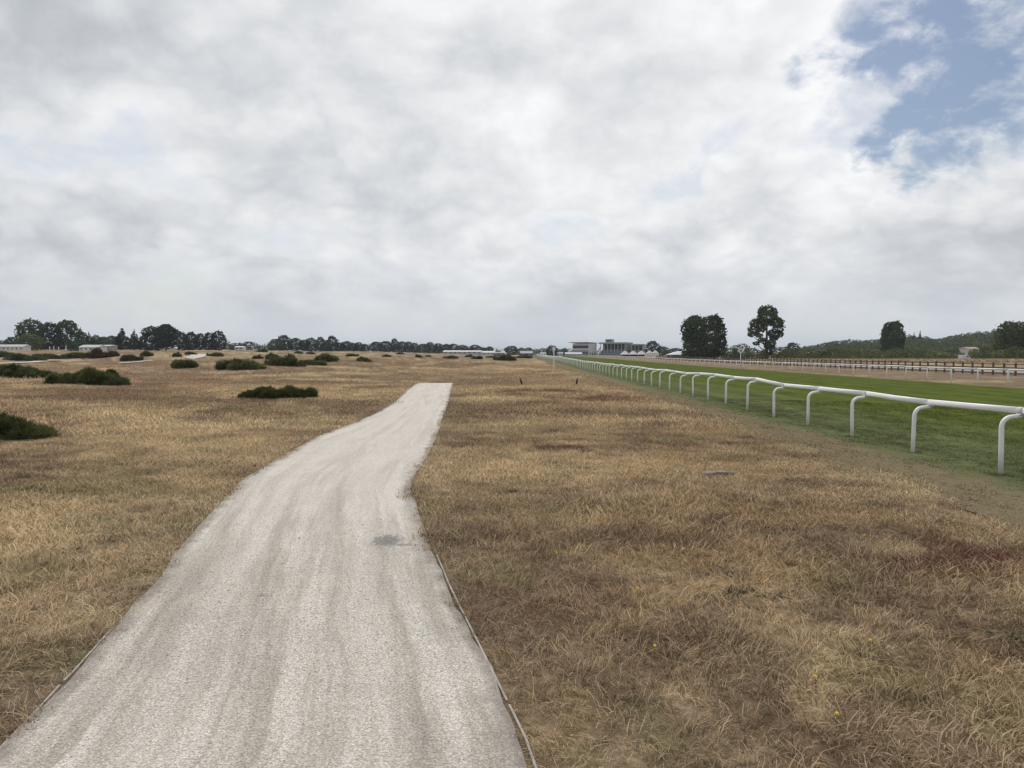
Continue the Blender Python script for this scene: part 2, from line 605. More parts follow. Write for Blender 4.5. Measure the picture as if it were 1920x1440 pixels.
def mat_turf(leafy):
    m, nt, out = mat_new('turf_blades' if leafy else 'turf')
    g = nt.new('ShaderNodeNewGeometry')
    pos = g.outputs['Position']
    c = turf_colour(nt, pos)
    if leafy:
        s = nt.smooth(g.outputs['Random Per Island'], 0.0, 1.0, 0.75, 1.75)
        c = nt.mix(1.0, c, nt.xyz(s, s, s), 'MULTIPLY')
    else:
        f = nt.smooth(nt.noise(pos, 14.0, 6.0, 0.7), 0.3, 0.7, 0.75, 1.25)
        c = nt.mix(1.0, c, nt.xyz(f, f, f), 'MULTIPLY')
    d = nt.new('ShaderNodeBsdfDiffuse')
    nt.l.new(c, d.inputs[0])
    if leafy:
        tr = nt.new('ShaderNodeBsdfTranslucent')
        nt.l.new(c, tr.inputs[0])
        mx = nt.new('ShaderNodeMixShader')
        mx.inputs[0].default_value = 0.3
        nt.l.new(d.outputs[0], mx.inputs[1]); nt.l.new(tr.outputs[0], mx.inputs[2])
        nt.l.new(mx.outputs[0], out.inputs[0])
    else:
        bp = nt.new('ShaderNodeBump')
        bp.inputs['Strength'].default_value = 0.6
        bp.inputs['Distance'].default_value = 0.03
        nt.l.new(nt.noise(pos, 22.0, 6.0, 0.7), bp.inputs['Height'])
        nt.l.new(bp.outputs[0], d.inputs['Normal'])
        nt.l.new(d.outputs[0], out.inputs[0])
    return m


def mat_gravel():
    m, nt, out = mat_new('crushed_stone')
    g = nt.new('ShaderNodeNewGeometry')
    pos = g.outputs['Position']
    uv = nt.new('ShaderNodeUVMap')
    uv.uv_map = 'UVMap'
    a, b_, _ = nt.sep(uv.outputs[0])           # a: 0..1 across, b_: metres along
    wob = nt.math('MULTIPLY', nt.math('SUBTRACT', nt.noise(nt.xyz(0.0, b_, 0.0), 0.35, 3.0, 0.5), 0.5), 0.16)
    tr = nt.noise(nt.xyz(nt.math('MULTIPLY', nt.math('ADD', a, wob), 12.0), nt.math('MULTIPLY', b_, 0.30), 2.0), 1.0, 5.0, 0.66)
    blot = nt.noise(pos, 1.6, 6.0, 0.65)
    grain = nt.noise(pos, 75.0, 4.0, 0.8)
    vor = nt.new('ShaderNodeTexVoronoi')
    nt.l.new(pos, vor.inputs['Vector'])
    vor.inputs['Scale'].default_value = 130.0
    c = nt.ramp(tr, [(0.31, (0.335, 0.298, 0.255)), (0.45, (0.455, 0.408, 0.352)), (0.59, (0.63, 0.582, 0.520))])
    c = nt.mix(nt.smooth(blot, 0.44, 0.68, 0.0, 0.40), c, (0.360, 0.338, 0.308))
    # two paler wheel lines wander along the path
    aw = nt.math('ADD', a, nt.math('MULTIPLY', wob, 0.8))
    for off in (0.27, 0.71):
        wl = nt.math('ABSOLUTE', nt.math('SUBTRACT', aw, off))
        wl = nt.math('ADD', wl, nt.math('MULTIPLY', nt.math('SUBTRACT', blot, 0.5), 0.22))
        c = nt.mix(nt.smooth(wl, 0.02, 0.12, 0.48, 0.0), c, (0.61, 0.562, 0.502))
    # the far stretch is paler in colour: grazing-view brightness painted along the path
    far_pale = nt.math('ADD', nt.math('MULTIPLY', blot, 4.0), b_)
    c = nt.mix(nt.smooth(far_pale, 5.0, 15.0, 0.0, 0.55), c, (0.65, 0.605, 0.545))
    f = nt.smooth(grain, 0.30, 0.70, 0.70, 1.28)
    c = nt.mix(1.0, c, nt.xyz(f, f, f), 'MULTIPLY')
    vc = nt.sep(vor.outputs['Color'])
    vf = nt.smooth(vc[0], 0.0, 1.0, 0.76, 1.20)
    c = nt.mix(1.0, c, nt.xyz(vf, vf, vf), 'MULTIPLY')
    # soil creeping in along the edges
    en = nt.noise(pos, 4.0, 5.0, 0.7)
    e = nt.math('ADD', nt.math('ABSOLUTE', nt.math('SUBTRACT', a, 0.5)), nt.math('MULTIPLY', nt.math('SUBTRACT', en, 0.5), 0.16))
    c = nt.mix(nt.smooth(e, 0.43, 0.515, 0.0, 0.75), c, (0.215, 0.185, 0.16))
    # damp looking oil stain and a few smaller marks
    x, y, z = nt.sep(pos)
    for cx, cy, ra, rb, k in ((-1.13, 6.36, 0.17, 0.24, 0.8), (-0.95, 6.22, 0.14, 0.05, 0.6), (-1.75, 4.9, 0.05, 0.04, 0.6)):
        dx = nt.math('DIVIDE', nt.math('SUBTRACT', x, cx), ra)
        dy = nt.math('DIVIDE', nt.math('SUBTRACT', y, cy), rb)
        dd = nt.math('SQRT', nt.math('ADD', nt.math('MULTIPLY', dx, dx), nt.math('MULTIPLY', dy, dy)))
        dd = nt.math('ADD', dd, nt.math('MULTIPLY', nt.math('SUBTRACT', nt.noise(pos, 22.0, 6.0, 0.85), 0.5), 2.9))
        c = nt.mix(nt.smooth(dd, 0.45, 1.05, k, 0.0), c, (0.165, 0.163, 0.160))
    b = nt.new('ShaderNodeBsdfPrincipled')
    nt.l.new(c, b.inputs['Base Color'])
    b.inputs['Roughness'].default_value = 0.92
    b.inputs['Specular IOR Level'].default_value = 0.15
    bp = nt.new('ShaderNodeBump')
    bp.inputs['Strength'].default_value = 0.6
    bp.inputs['Distance'].default_value = 0.006
    hh = nt.math('ADD', nt.math('MULTIPLY', vor.outputs['Distance'], 1.0), nt.math('MULTIPLY', grain, 0.8))
    nt.l.new(hh, bp.inputs['Height'])
    nt.l.new(bp.outputs[0], b.inputs['Normal'])
    nt.l.new(b.outputs[0], out.inputs[0])
    return m


def mat_leaf(name, c0, c1, trans=0.25):
    m, nt, out = mat_new(name)
    g = nt.new('ShaderNodeNewGeometry')
    oi = nt.new('ShaderNodeObjectInfo')
    ti = nt.new('ShaderNodeAttribute')
    ti.attribute_name = 'tint'
    f = nt.math('ADD', nt.math('MULTIPLY', g.outputs['Random Per Island'], 0.45), nt.math('MULTIPLY', ti.outputs['Fac'], 0.75))
    c = nt.mix(f, c0, c1)
    s = nt.smooth(oi.outputs['Random'], 0.0, 1.0, 0.82, 1.18)
    c = nt.mix(1.0, c, nt.xyz(s, s, s), 'MULTIPLY')
    d = nt.new('ShaderNodeBsdfDiffuse')
    tr = nt.new('ShaderNodeBsdfTranslucent')
    nt.l.new(c, d.inputs[0]); nt.l.new(c, tr.inputs[0])
    mx = nt.new('ShaderNodeMixShader')
    mx.inputs[0].default_value = trans
    nt.l.new(d.outputs[0], mx.inputs[1]); nt.l.new(tr.outputs[0], mx.inputs[2])
    nt.l.new(mx.outputs[0], out.inputs[0])
    return m


M = {
    'soil': mat_heath_soil(),
    'grass': mat_grass('dry_grass'),
    'verge': mat_grass('mown_dry_grass', (0.245, 0.212, 0.128), 0.80, 0.25, 0.95),
    'straw': mat_grass('dry_stalks', (0.56, 0.45, 0.305), 0.75, 0.6, 1.05),
    'turf': mat_turf(False),
    'turfb': mat_turf(True),
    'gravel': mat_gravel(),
    'stone': simple('loose_stone', (0.56, 0.52, 0.465), 0.9, 0.40, 60.0),
    'board': simple('weathered_board', (0.38, 0.345, 0.30), 0.85, 0.25, 14.0, bump=0.4, bscale=60.0, dirt=((0.2, 0.17, 0.14), 9.0, 0.52, 0.7)),
    'rail': simple('white_rail_plastic', (0.86, 0.86, 0.87), 0.38, 0.05, 1.5, dirt=((0.50, 0.51, 0.46), 7.0, 0.58, 0.45)),
    'sleeve': simple('rail_joint', (0.60, 0.60, 0.60), 0.5, 0.15, 8.0),
    'rail2': simple('white_rail_far', (0.72, 0.72, 0.70), 0.5, 0.08, 1.5),
    'brownwood': simple('brown_fence_wood', (0.105, 0.082, 0.070), 0.8, 0.3, 3.0),
    'gorse': mat_leaf('gorse_needles', (0.020, 0.030, 0.012), (0.165, 0.182, 0.074), 0.3),
    'gorse_dead': mat_leaf('gorse_brown', (0.070, 0.052, 0.030), (0.135, 0.095, 0.055), 0.2),
    'gorse_in': simple('gorse_core', (0.020, 0.024, 0.012), 0.95, 0.3, 5.0),  # near-black fill colour standing for shade inside the bush
    'leaf': mat_leaf('broad_leaves', (0.026, 0.040, 0.014), (0.078, 0.104, 0.036), 0.25),
    'pine': mat_leaf('pine_needles', (0.016, 0.026, 0.016), (0.038, 0.054, 0.030), 0.15),
    'light': mat_leaf('pale_leaves', (0.075, 0.105, 0.032), (0.150, 0.180, 0.065), 0.3),
    'teal': mat_leaf('fresh_leaves', (0.020, 0.062, 0.030), (0.040, 0.100, 0.050), 0.25),
    'hedge': mat_leaf('hedge_leaves', (0.050, 0.070, 0.024), (0.165, 0.190, 0.075), 0.3),
    'ridge': mat_leaf('wood_leaves', (0.052, 0.070, 0.028), (0.130, 0.155, 0.068), 0.25),
    'bark': simple('bark', (0.075, 0.058, 0.044), 0.95, 0.3, 4.0),
    'weed': mat_leaf('weed_leaves', (0.050, 0.062, 0.040), (0.095, 0.110, 0.065), 0.3),
    'petal': simple('yellow_petals', (0.75, 0.56, 0.03), 0.6, 0.1, 50.0),
    'white': simple('white_paint', (0.58, 0.58, 0.60), 0.6, 0.08, 0.6),
    'cladding': simple('pale_cladding', (0.46, 0.47, 0.50), 0.6, 0.08, 0.5),
    'canvas': simple('white_canvas', (0.60, 0.61, 0.64), 0.75, 0.06, 0.4),
    'greyroof': simple('grey_roof', (0.30, 0.31, 0.33), 0.7, 0.12, 0.5),
    'paleroof': simple('pale_roof', (0.50, 0.50, 0.52), 0.6, 0.10, 0.3),
    'greenroof': simple('pale_green_roof', (0.40, 0.46, 0.40), 0.7, 0.1, 0.4),
    'glass': simple('dark_glass', (0.022, 0.030, 0.036), 0.15, 0.2, 0.6, spec=0.6),
    'concrete': simple('concrete', (0.30, 0.285, 0.275), 0.85, 0.15, 0.5),
    'seats': simple('seat_rows', (0.10, 0.13, 0.16), 0.8, 0.3, 1.2),
    'maroon': simple('maroon_panels', (0.16, 0.055, 0.065), 0.7, 0.2, 0.6),
    'pinkroof': simple('clay_tiles', (0.40, 0.27, 0.23), 0.8, 0.15, 0.6),
    'dark': simple('dark_interior', (0.035, 0.034, 0.038), 0.8, 0.2, 0.5),
    'feather': simple('black_feathers', (0.012, 0.012, 0.014), 0.5, 0.2, 40.0),
    'slab': simple('broken_slab', (0.20, 0.175, 0.155), 0.9, 0.3, 8.0, bump=0.5, bscale=25.0),
    'tin': simple('crumpled_paper', (0.72, 0.72, 0.74), 0.6, 0.1, 20.0),
    'track': simple('sandy_track', (0.30, 0.265, 0.245), 0.95, 0.2, 0.5),
    'tyre': simple('tyre_rubber', (0.02, 0.02, 0.02), 0.8, 0.2, 9.0),
}

# ------------------------------------------------------------------ ground sheets


def polar_ground():
    a1 = np.radians(np.linspace(-48, 48, 380))
    a2 = np.radians(np.linspace(48, 312, 90))[1:-1]
    ang = np.concatenate([a1, a2])
    rad = np.concatenate([[0.4], np.exp(np.linspace(math.log(0.8), math.log(60), 250)), np.exp(np.linspace(math.log(61.5), math.log(9000), 150))])
    A, Rr = np.meshgrid(ang, rad)
    X = Rr * np.sin(A); Y = Rr * np.cos(A)
    Z = ground(X, Y)
    n = len(ang)
    verts = np.stack([X.ravel(), Y.ravel(), Z.ravel()], 1)
    i = np.arange(len(rad) - 1)[:, None] * n + np.arange(n)[None, :]
    j = np.arange(len(rad) - 1)[:, None] * n + (np.arange(n)[None, :] + 1) % n
    f = np.stack([i, j, j + n, i + n], -1).reshape(-1, 4)[:, ::-1]
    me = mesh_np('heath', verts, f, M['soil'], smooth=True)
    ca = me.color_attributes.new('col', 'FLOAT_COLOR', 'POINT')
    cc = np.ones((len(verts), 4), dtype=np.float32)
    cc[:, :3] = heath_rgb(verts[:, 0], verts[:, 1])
    # thatch under the near grass, its colour darkened for shade between the blades
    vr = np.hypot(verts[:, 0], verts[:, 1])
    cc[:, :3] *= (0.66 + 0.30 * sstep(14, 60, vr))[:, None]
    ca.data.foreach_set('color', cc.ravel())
    # close the hole under the camera
    o = bpy.data.objects.new('heath', me)
    link(o)
    tag(o, kind='structure')
    cap = MB()
    cap.add([(0.4 * math.sin(a), 0.4 * math.cos(a), gz(0.4 * math.sin(a), 0.4 * math.cos(a))) for a in np.linspace(0, 2 * math.pi, 24, endpoint=False)][::-1], [tuple(range(24))])
    cap.build('heath_patch', M['soil'], o)


def ribbon(name, ys, xl, xr, nx, lift, mat, kind='structure', edge_noise=0.0, seed=1):
    ys = np.asarray(ys)
    a = np.linspace(0, 1, nx)
    if edge_noise:
        xl = xl + edge_noise * ((vnoise(ys * 1.7, ys * 0 + 3, seed) - 0.5) * 2 + (vnoise(ys * 6.1, ys * 0 + 9, seed + 1) - 0.5))
        xr = xr + edge_noise * ((vnoise(ys * 1.9, ys * 0 + 5, seed + 2) - 0.5) * 2 + (vnoise(ys * 5.3, ys * 0 + 1, seed + 3) - 0.5))
    X = xl[:, None] * (1 - a) + xr[:, None] * a
    Y = np.repeat(ys[:, None], nx, 1)
    L = lift(np.hypot(X, Y)) if callable(lift) else lift
    Z = ground(X, Y) + L
    verts = np.stack([X.ravel(), Y.ravel(), Z.ravel()], 1)
    uv = np.stack([np.repeat(a[None, :], len(ys), 0).ravel(), Y.ravel()], 1)
    i = (np.arange(len(ys) - 1)[:, None] * nx + np.arange(nx - 1)[None, :])
    f = np.stack([i, i + 1, i + nx + 1, i + nx], -1).reshape(-1, 4)
    o = bpy.data.objects.new(name, mesh_np(name, verts, f, mat, smooth=True, uv=uv))
    link(o)
    tag(o, kind=kind)
    return o


polar_ground()
py = np.concatenate([np.linspace(-5, 2, 30), np.exp(np.linspace(math.log(2.05), math.log(50), 260))])


def smooth_edge(col_i):
    # monotone-ish smooth interpolation of the surveyed edge
    ys = PATH[:, 0]
    v = np.interp(py, ys, PATH[:, col_i])
    for _ in range(3):
        k = np.array([1, 2, 3, 2, 1]) / 9.0
        vp = np.pad(v, 2, mode='edge')
        v = np.convolve(vp, k, 'valid')
    return v


PL, PR = smooth_edge(1), smooth_edge(2)
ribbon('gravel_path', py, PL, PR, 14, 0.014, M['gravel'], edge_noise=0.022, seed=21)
ty = np.concatenate([np.linspace(-20, 60, 200), np.exp(np.linspace(math.log(61), math.log(480), 120))])
ribbon('racing_turf', ty, 4.95 + SLOPE * ty, 30.9 + SLOPE * ty, 60, lambda r: 0.012 + 0.00025 * r, M['turf'], edge_noise=0.12, seed=31)
fy = np.exp(np.linspace(math.log(24), math.log(330), 140))
ribbon('sandy_track', fy, 53.5 + SLOPE * fy, 60.0 + SLOPE * fy, 8, lambda r: 0.02 + 0.0003 * r, M['track'], edge_noise=0.4, seed=41)


def far_path(pts, width):
    q = [hit(u, v) for u, v in pts]
    P = np.array([(a, b) for a, b, c in q])
    s = np.linspace(0, len(P) - 1, 24)
    C = np.stack([np.interp(s, np.arange(len(P)), P[:, 0]), np.interp(s, np.arange(len(P)), P[:, 1])], 1)
    T = np.gradient(C, axis=0)
    T /= np.linalg.norm(T, axis=1)[:, None]
    Nn = np.stack([-T[:, 1], T[:, 0]], 1)
    rows = []
    for a in np.linspace(-0.5, 0.5, 6):
        rows.append(C + Nn * (a * width))
    V = np.stack(rows, 1)
    X, Y = V[..., 0], V[..., 1]
    Z = ground(X, Y) + 0.04 + 0.0005 * np.hypot(X, Y)
    nx = 6
    verts = np.stack([X.ravel(), Y.ravel(), Z.ravel()], 1)
    uv = np.stack([np.repeat(np.linspace(0, 1, nx)[None, :], 24, 0).ravel(), Y.ravel()], 1)
    i = np.arange(23)[:, None] * nx + np.arange(nx - 1)[None, :]
    f = np.stack([i, i + nx, i + nx + 1, i + 1], -1).reshape(-1, 4)
    o = bpy.data.objects.new('gravel_path', mesh_np('gravel_path', verts, f, M['gravel'], smooth=True, uv=uv))
    link(o)
    tag(o, kind='structure')


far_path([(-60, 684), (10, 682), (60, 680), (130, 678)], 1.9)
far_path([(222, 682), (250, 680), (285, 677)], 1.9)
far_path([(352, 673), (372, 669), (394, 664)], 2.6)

# ------------------------------------------------------------------ scattered grass, gravel (stuff)
lib = {}


def tuft_mesh(name, seed, nb, rad, h0, h1, w, lean, mat):
    g = np.random.default_rng(seed)
    V, F3, n = [], [], 0
    main = g.random() * 2 * math.pi
    for _ in range(nb):
        rr = rad * math.sqrt(g.random()); a0 = g.random() * 2 * math.pi
        bx, by = rr * math.cos(a0), rr * math.sin(a0)
        a = main + g.normal() * 0.85
        h = h0 + (h1 - h0) * g.random()
        ln = h * (lean[0] + (lean[1] - lean[0]) * g.random())
        dx, dy = math.cos(a) * ln, math.sin(a) * ln
        curl = (g.random() - 0.5) * 0.8 * ln
        sx, sy = -math.sin(a), math.cos(a)
        ww = w * (0.6 + 0.8 * g.random())
        fa = g.random() * math.pi
        wx, wy = math.cos(fa) * ww / 2, math.sin(fa) * ww / 2
        drop = 0.15 + 0.5 * g.random()
        pts = []
        for t in (0.0, 0.45, 0.8, 1.0):
            q = t * t
            zz = h * (t - drop * q * 0.75) - 0.008
            pts.append((bx + dx * q + sx * curl * t * (1 - t), by + dy * q + sy * curl * t * (1 - t), zz))
        for k, tp in ((0, 1.0), (1, 0.85), (2, 0.5)):
            x, y, z = pts[k]
            V += [(x - wx * tp, y - wy * tp, z), (x + wx * tp, y + wy * tp, z)]
        V.append(pts[3])
        F3 += [(n, n + 1, n + 3), (n, n + 3, n + 2), (n + 2, n + 3, n + 5), (n + 2, n + 5, n + 4), (n + 4, n + 5, n + 6)]
        n += 7
    return mesh_np(name, V, F3, mat)


def make_lib(key, meshes):
    c = bpy.data.collections.new(key)
    for i, me in enumerate(meshes):
        o = bpy.data.objects.new('%s_%02d' % (key, i), me)
        c.objects.link(o)
    lib[key] = (c, len(meshes))


make_lib('near_tuft', [tuft_mesh('tuft', 100 + i, 20, 0.055, 0.030, 0.098, 0.0038, (0.3, 1.6), M['grass']) if i % 2 else tuft_mesh('tuft', 100 + i, 18, 0.08, 0.018, 0.042, 0.0038, (1.4, 3.4), M['grass']) for i in range(14)])
make_lib('stalk', [tuft_mesh('stalk', 140 + i, 6, 0.06, 0.06, 0.17, 0.0038, (0.4, 2.0), M['straw']) for i in range(6)])
make_lib('mid_tuft', [tuft_mesh('tuft', 200 + i, 26, 0.12, 0.025, 0.080, 0.0060, (0.3, 1.8), M['grass']) for i in range(8)])
make_lib('far_tuft', [tuft_mesh('tuft', 300 + i, 40, 0.36, 0.03, 0.095, 0.013, (0.2, 1.4), M['grass']) for i in range(6)])
make_lib('verge_tuft', [tuft_mesh('tuft', 400 + i, 30, 0.15, 0.018, 0.048, 0.008, (0.6, 2.4), M['verge']) for i in range(5)])
make_lib('turf_tuft', [tuft_mesh('tuft', 500 + i, 26, 0.15, 0.02, 0.05, 0.008, (0.2, 1.2), M['turfb']) for i in range(5)])
make_lib('weed', [tuft_mesh('weed', 600 + i, 30, 0.07, 0.02, 0.05, 0.009, (0.8, 2.4), M['weed']) for i in range(3)])


def pebble(seed):
    g = np.random.default_rng(seed)
    v = np.array([(1, 0, 0), (-1, 0, 0), (0, 1, 0), (0, -1, 0), (0, 0, 1), (0, 0, -1),
                  (.6, .6, .5), (-.6, .6, .5), (.6, -.6, .5), (-.6, -.6, .5)], dtype=float)
    v = v * (0.75 + 0.5 * g.random((len(v), 1))) * np.array([1.0, 0.8, 0.6])
    f = [(4, 6, 7), (4, 7, 9), (4, 9, 8), (4, 8, 6), (0, 2, 6), (2, 7, 6), (1, 7, 2), (1, 9, 7), (3, 9, 1), (3, 8, 9), (0, 8, 3), (0, 6, 8), (5, 2, 0), (5, 1, 2), (5, 3, 1), (5, 0, 3)]
    return mesh_np('pebble', v, f, M['stone'])


make_lib('pebble', [pebble(i) for i in range(5)])


def scatter(name, key, P, rot, scl, label=None, cat=None):
    """one object: points that instance the meshes of a library"""
    c, n = lib[key]
    me = bpy.data.meshes.new(name)
    N = len(P)
    me.vertices.add(N)
    me.vertices.foreach_set('co', np.asarray(P, dtype=np.float32).ravel())
    a = me.attributes.new('rot', 'FLOAT_VECTOR', 'POINT'); a.data.foreach_set('vector', np.asarray(rot, dtype=np.float32).ravel())
    a = me.attributes.new('scl', 'FLOAT_VECTOR', 'POINT'); a.data.foreach_set('vector', np.asarray(scl, dtype=np.float32).ravel())
    a = me.attributes.new('col', 'FLOAT_COLOR', 'POINT')
    cc = np.ones((N, 4), dtype=np.float32)
    PP = np.asarray(P)
    cc[:, :3] = heath_rgb(PP[:, 0], PP[:, 1])
    a.data.foreach_set('color', cc.ravel())
    a = me.attributes.new('idx', 'INT', 'POINT'); a.data.foreach_set('value', rng.integers(0, n, N).astype(np.int32))
    o = bpy.data.objects.new(name, me)
    link(o)
    t = bpy.data.node_groups.new(name, 'GeometryNodeTree')
    t.interface.new_socket('Geometry', in_out='INPUT', socket_type='NodeSocketGeometry')
    t.interface.new_socket('Geometry', in_out='OUTPUT', socket_type='NodeSocketGeometry')
    nt = NT(t)
    gi = nt.new('NodeGroupInput'); go = nt.new('NodeGroupOutput')
    ci = nt.new('GeometryNodeCollectionInfo')
    ci.inputs['Collection'].default_value = c
    ci.inputs['Separate Children'].default_value = True
    ci.inputs['Reset Children'].default_value = True
    ip = nt.new('GeometryNodeInstanceOnPoints')
    ip.inputs['Pick Instance'].default_value = True
    at_ = []
    for nm, dt in (('rot', 'FLOAT_VECTOR'), ('scl', 'FLOAT_VECTOR'), ('idx', 'INT')):
        na = nt.new('GeometryNodeInputNamedAttribute')
        na.data_type = dt
        na.inputs['Name'].default_value = nm
        at_.append(na.outputs['Attribute'])
    er = nt.new('FunctionNodeEulerToRotation')
    nt.l.new(at_[0], er.inputs[0])
    nt.l.new(gi.outputs[0], ip.inputs['Points'])
    nt.l.new(ci.outputs[0], ip.inputs['Instance'])
    nt.l.new(at_[2], ip.inputs['Instance Index'])
    nt.l.new(er.outputs[0], ip.inputs['Rotation'])
    nt.l.new(at_[1], ip.inputs['Scale'])
    nt.l.new(ip.outputs[0], go.inputs[0])
    md = o.modifiers.new('scatter', 'NODES')
    md.node_group = t
    tag(o, label, cat, kind='stuff')
    return o


def annulus(r0, r1, n, half=50):
    r = np.sqrt(rng.random(n) * (r1 * r1 - r0 * r0) + r0 * r0)
    a = np.radians((rng.random(n) * 2 - 1) * half)
    return r * np.sin(a), r * np.cos(a)


def on_path(x, y, pad=0.0):
    e = 0.03 * (vnoise(x * 0 + 2, y * 3.1, 4) - 0.5) * 2 + 0.06 * (vnoise(x * 5, y * 7.0, 8) - 0.5) * 2
    return (x > path_l(y) + pad + e) & (x < path_r(y) - pad + e) & (y < 50)


def scatter_band(name, key, r0, r1, dens, s0, s1, keep, label, cat, lift=0.0, patch=0.45, tilt=0.15, half=56):
    n = int(math.radians(half) * (r1 * r1 - r0 * r0) * dens)
    x, y = annulus(r0, r1, n, half)
    k = keep(x, y)
    # tufts stand closer in some places than in others
    k &= rng.random(n) < (1 - patch) + patch * 2 * vnoise(x * 1.3, y * 1.3, 17)
    x, y = x[k], y[k]
    z = ground(x, y) + lift
    s = (s0 + (s1 - s0) * rng.random(len(x))) * (0.50 + 1.0 * fbm(x * 0.9, y * 0.9, 23, 3))
    rot = np.stack([(rng.random(len(x)) - .5) * 2 * tilt, (rng.random(len(x)) - .5) * 2 * tilt, rng.random(len(x)) * 6.283], 1)
    scl = np.stack([s, s, s * (0.8 + 0.4 * rng.random(len(x)))], 1)
    return scatter(name, key, np.stack([x, y, z], 1), rot, scl, label, cat)


def T(x, y): return x - SLOPE * y


edge_t = lambda x, y: 5.40 + 0.5 * (vnoise(y * 0.5, y * 0 + 2, 33) - 0.5) + 0.25 * (vnoise(y * 2.5, y * 0 + 2, 34) - 0.5)
heath_k = lambda x, y: (~on_path(x, y)) & (T(x, y) < edge_t(x, y))
scatter_band('dry_grass', 'near_tuft', 1.0, 7.2, 390, 0.6, 1.4, heath_k, 'dry brown grass nearest the camera on both sides of the path', 'grass')
scatter_band('dry_grass', 'mid_tuft', 6.2, 18.5, 150, 0.8, 1.3, heath_k, 'dry brown grass a few metres ahead on both sides of the path', 'grass')
scatter_band('dry_grass', 'far_tuft', 16.5, 47.0, 21, 0.75, 1.25, lambda x, y: heath_k(x, y) & ~on_path(x, y, -0.22), 'dry brown grass in the middle distance around the far end of the path', 'grass')
scatter_band('dry_grass', 'far_tuft', 44.0, 120.0, 2.4, 1.0, 2.0, lambda x, y: heath_k(x, y) & (np.abs(np.arctan2(x, y)) < R(42)), 'far dry brown grass of the open heath', 'grass')


def stalk_keep(x, y):
    return heath_k(x, y) & (vnoise(x * 1.1, y * 1.1, 51) > 0.50)


scatter_band('dry_stalks', 'stalk', 1.0, 9.0, 15, 0.65, 1.1, stalk_keep, 'pale bent straw stalks standing out of the dry grass', 'stalks', tilt=0.35)
scatter_band('mown_verge', 'verge_tuft', 6.0, 40.0, 50, 0.8, 1.3, lambda x, y: (T(x, y) > edge_t(x, y) - 0.2) & (T(x, y) < 7.9 - 0.9 * rng.random(len(x))), 'short mown tan grass between the heath and the green turf', 'grass')
scatter_band('mown_turf', 'turf_tuft', 8.0, 34.0, 42, 0.8, 1.3, lambda x, y: (T(x, y) > 7.2 + 1.0 * rng.random(len(x))) & (T(x, y) < 26), 'short green mown grass of the racecourse', 'grass', lift=0.01)


def weed_keep(x, y):
    return heath_k(x, y) & (vnoise(x * 1.7, y * 1.7, 61) > 0.78)


scatter_band('low_weeds', 'weed', 2.0, 14.0, 10, 0.6, 1.5, weed_keep, 'small dark green weeds growing low between the dry grass', 'weeds')


def gravel_stones():
    P, S = [], []
    for y0, y1, dens, a, b in ((1.2, 4.6, 3000, 0.0020, 0.0048), (3.4, 8.5, 700, 0.0035, 0.008), (6.0, 16.0, 5, 0.008, 0.015)):
        n = int((y1 - y0) * 2.6 * dens)
        y = y0 + (y1 - y0) * (rng.random(n) if y0 < 2 else rng.beta(1.5, 2.6, n))
        l, r = path_l(y), path_r(y)
        x = l + (r - l) * (0.01 + 0.98 * rng.random(n))
        s = a + (b - a) * rng.random(n) ** 2.2
        P.append(np.stack([x, y, ground(x, y) + 0.0142], 1)); S.append(s)
    P = np.concatenate(P); S = np.concatenate(S)
    rot = np.stack([rng.random(len(P)) * .6, rng.random(len(P)) * .6, rng.random(len(P)) * 6.28], 1)
    scatter('loose_gravel', 'pebble', P, rot, np.stack([S, S, S * 0.7], 1), 'loose pale chippings scattered over the gravel path', 'gravel')


gravel_stones()

# ------------------------------------------------------------------ white running rail in the foreground
ORD = ['first', 'second', 'third', 'fourth', 'fifth', 'sixth', 'seventh', 'eighth', 'ninth', 'tenth', 'eleventh', 'twelfth', 'thirteenth', 'fourteenth', 'fifteenth', 'sixteenth']


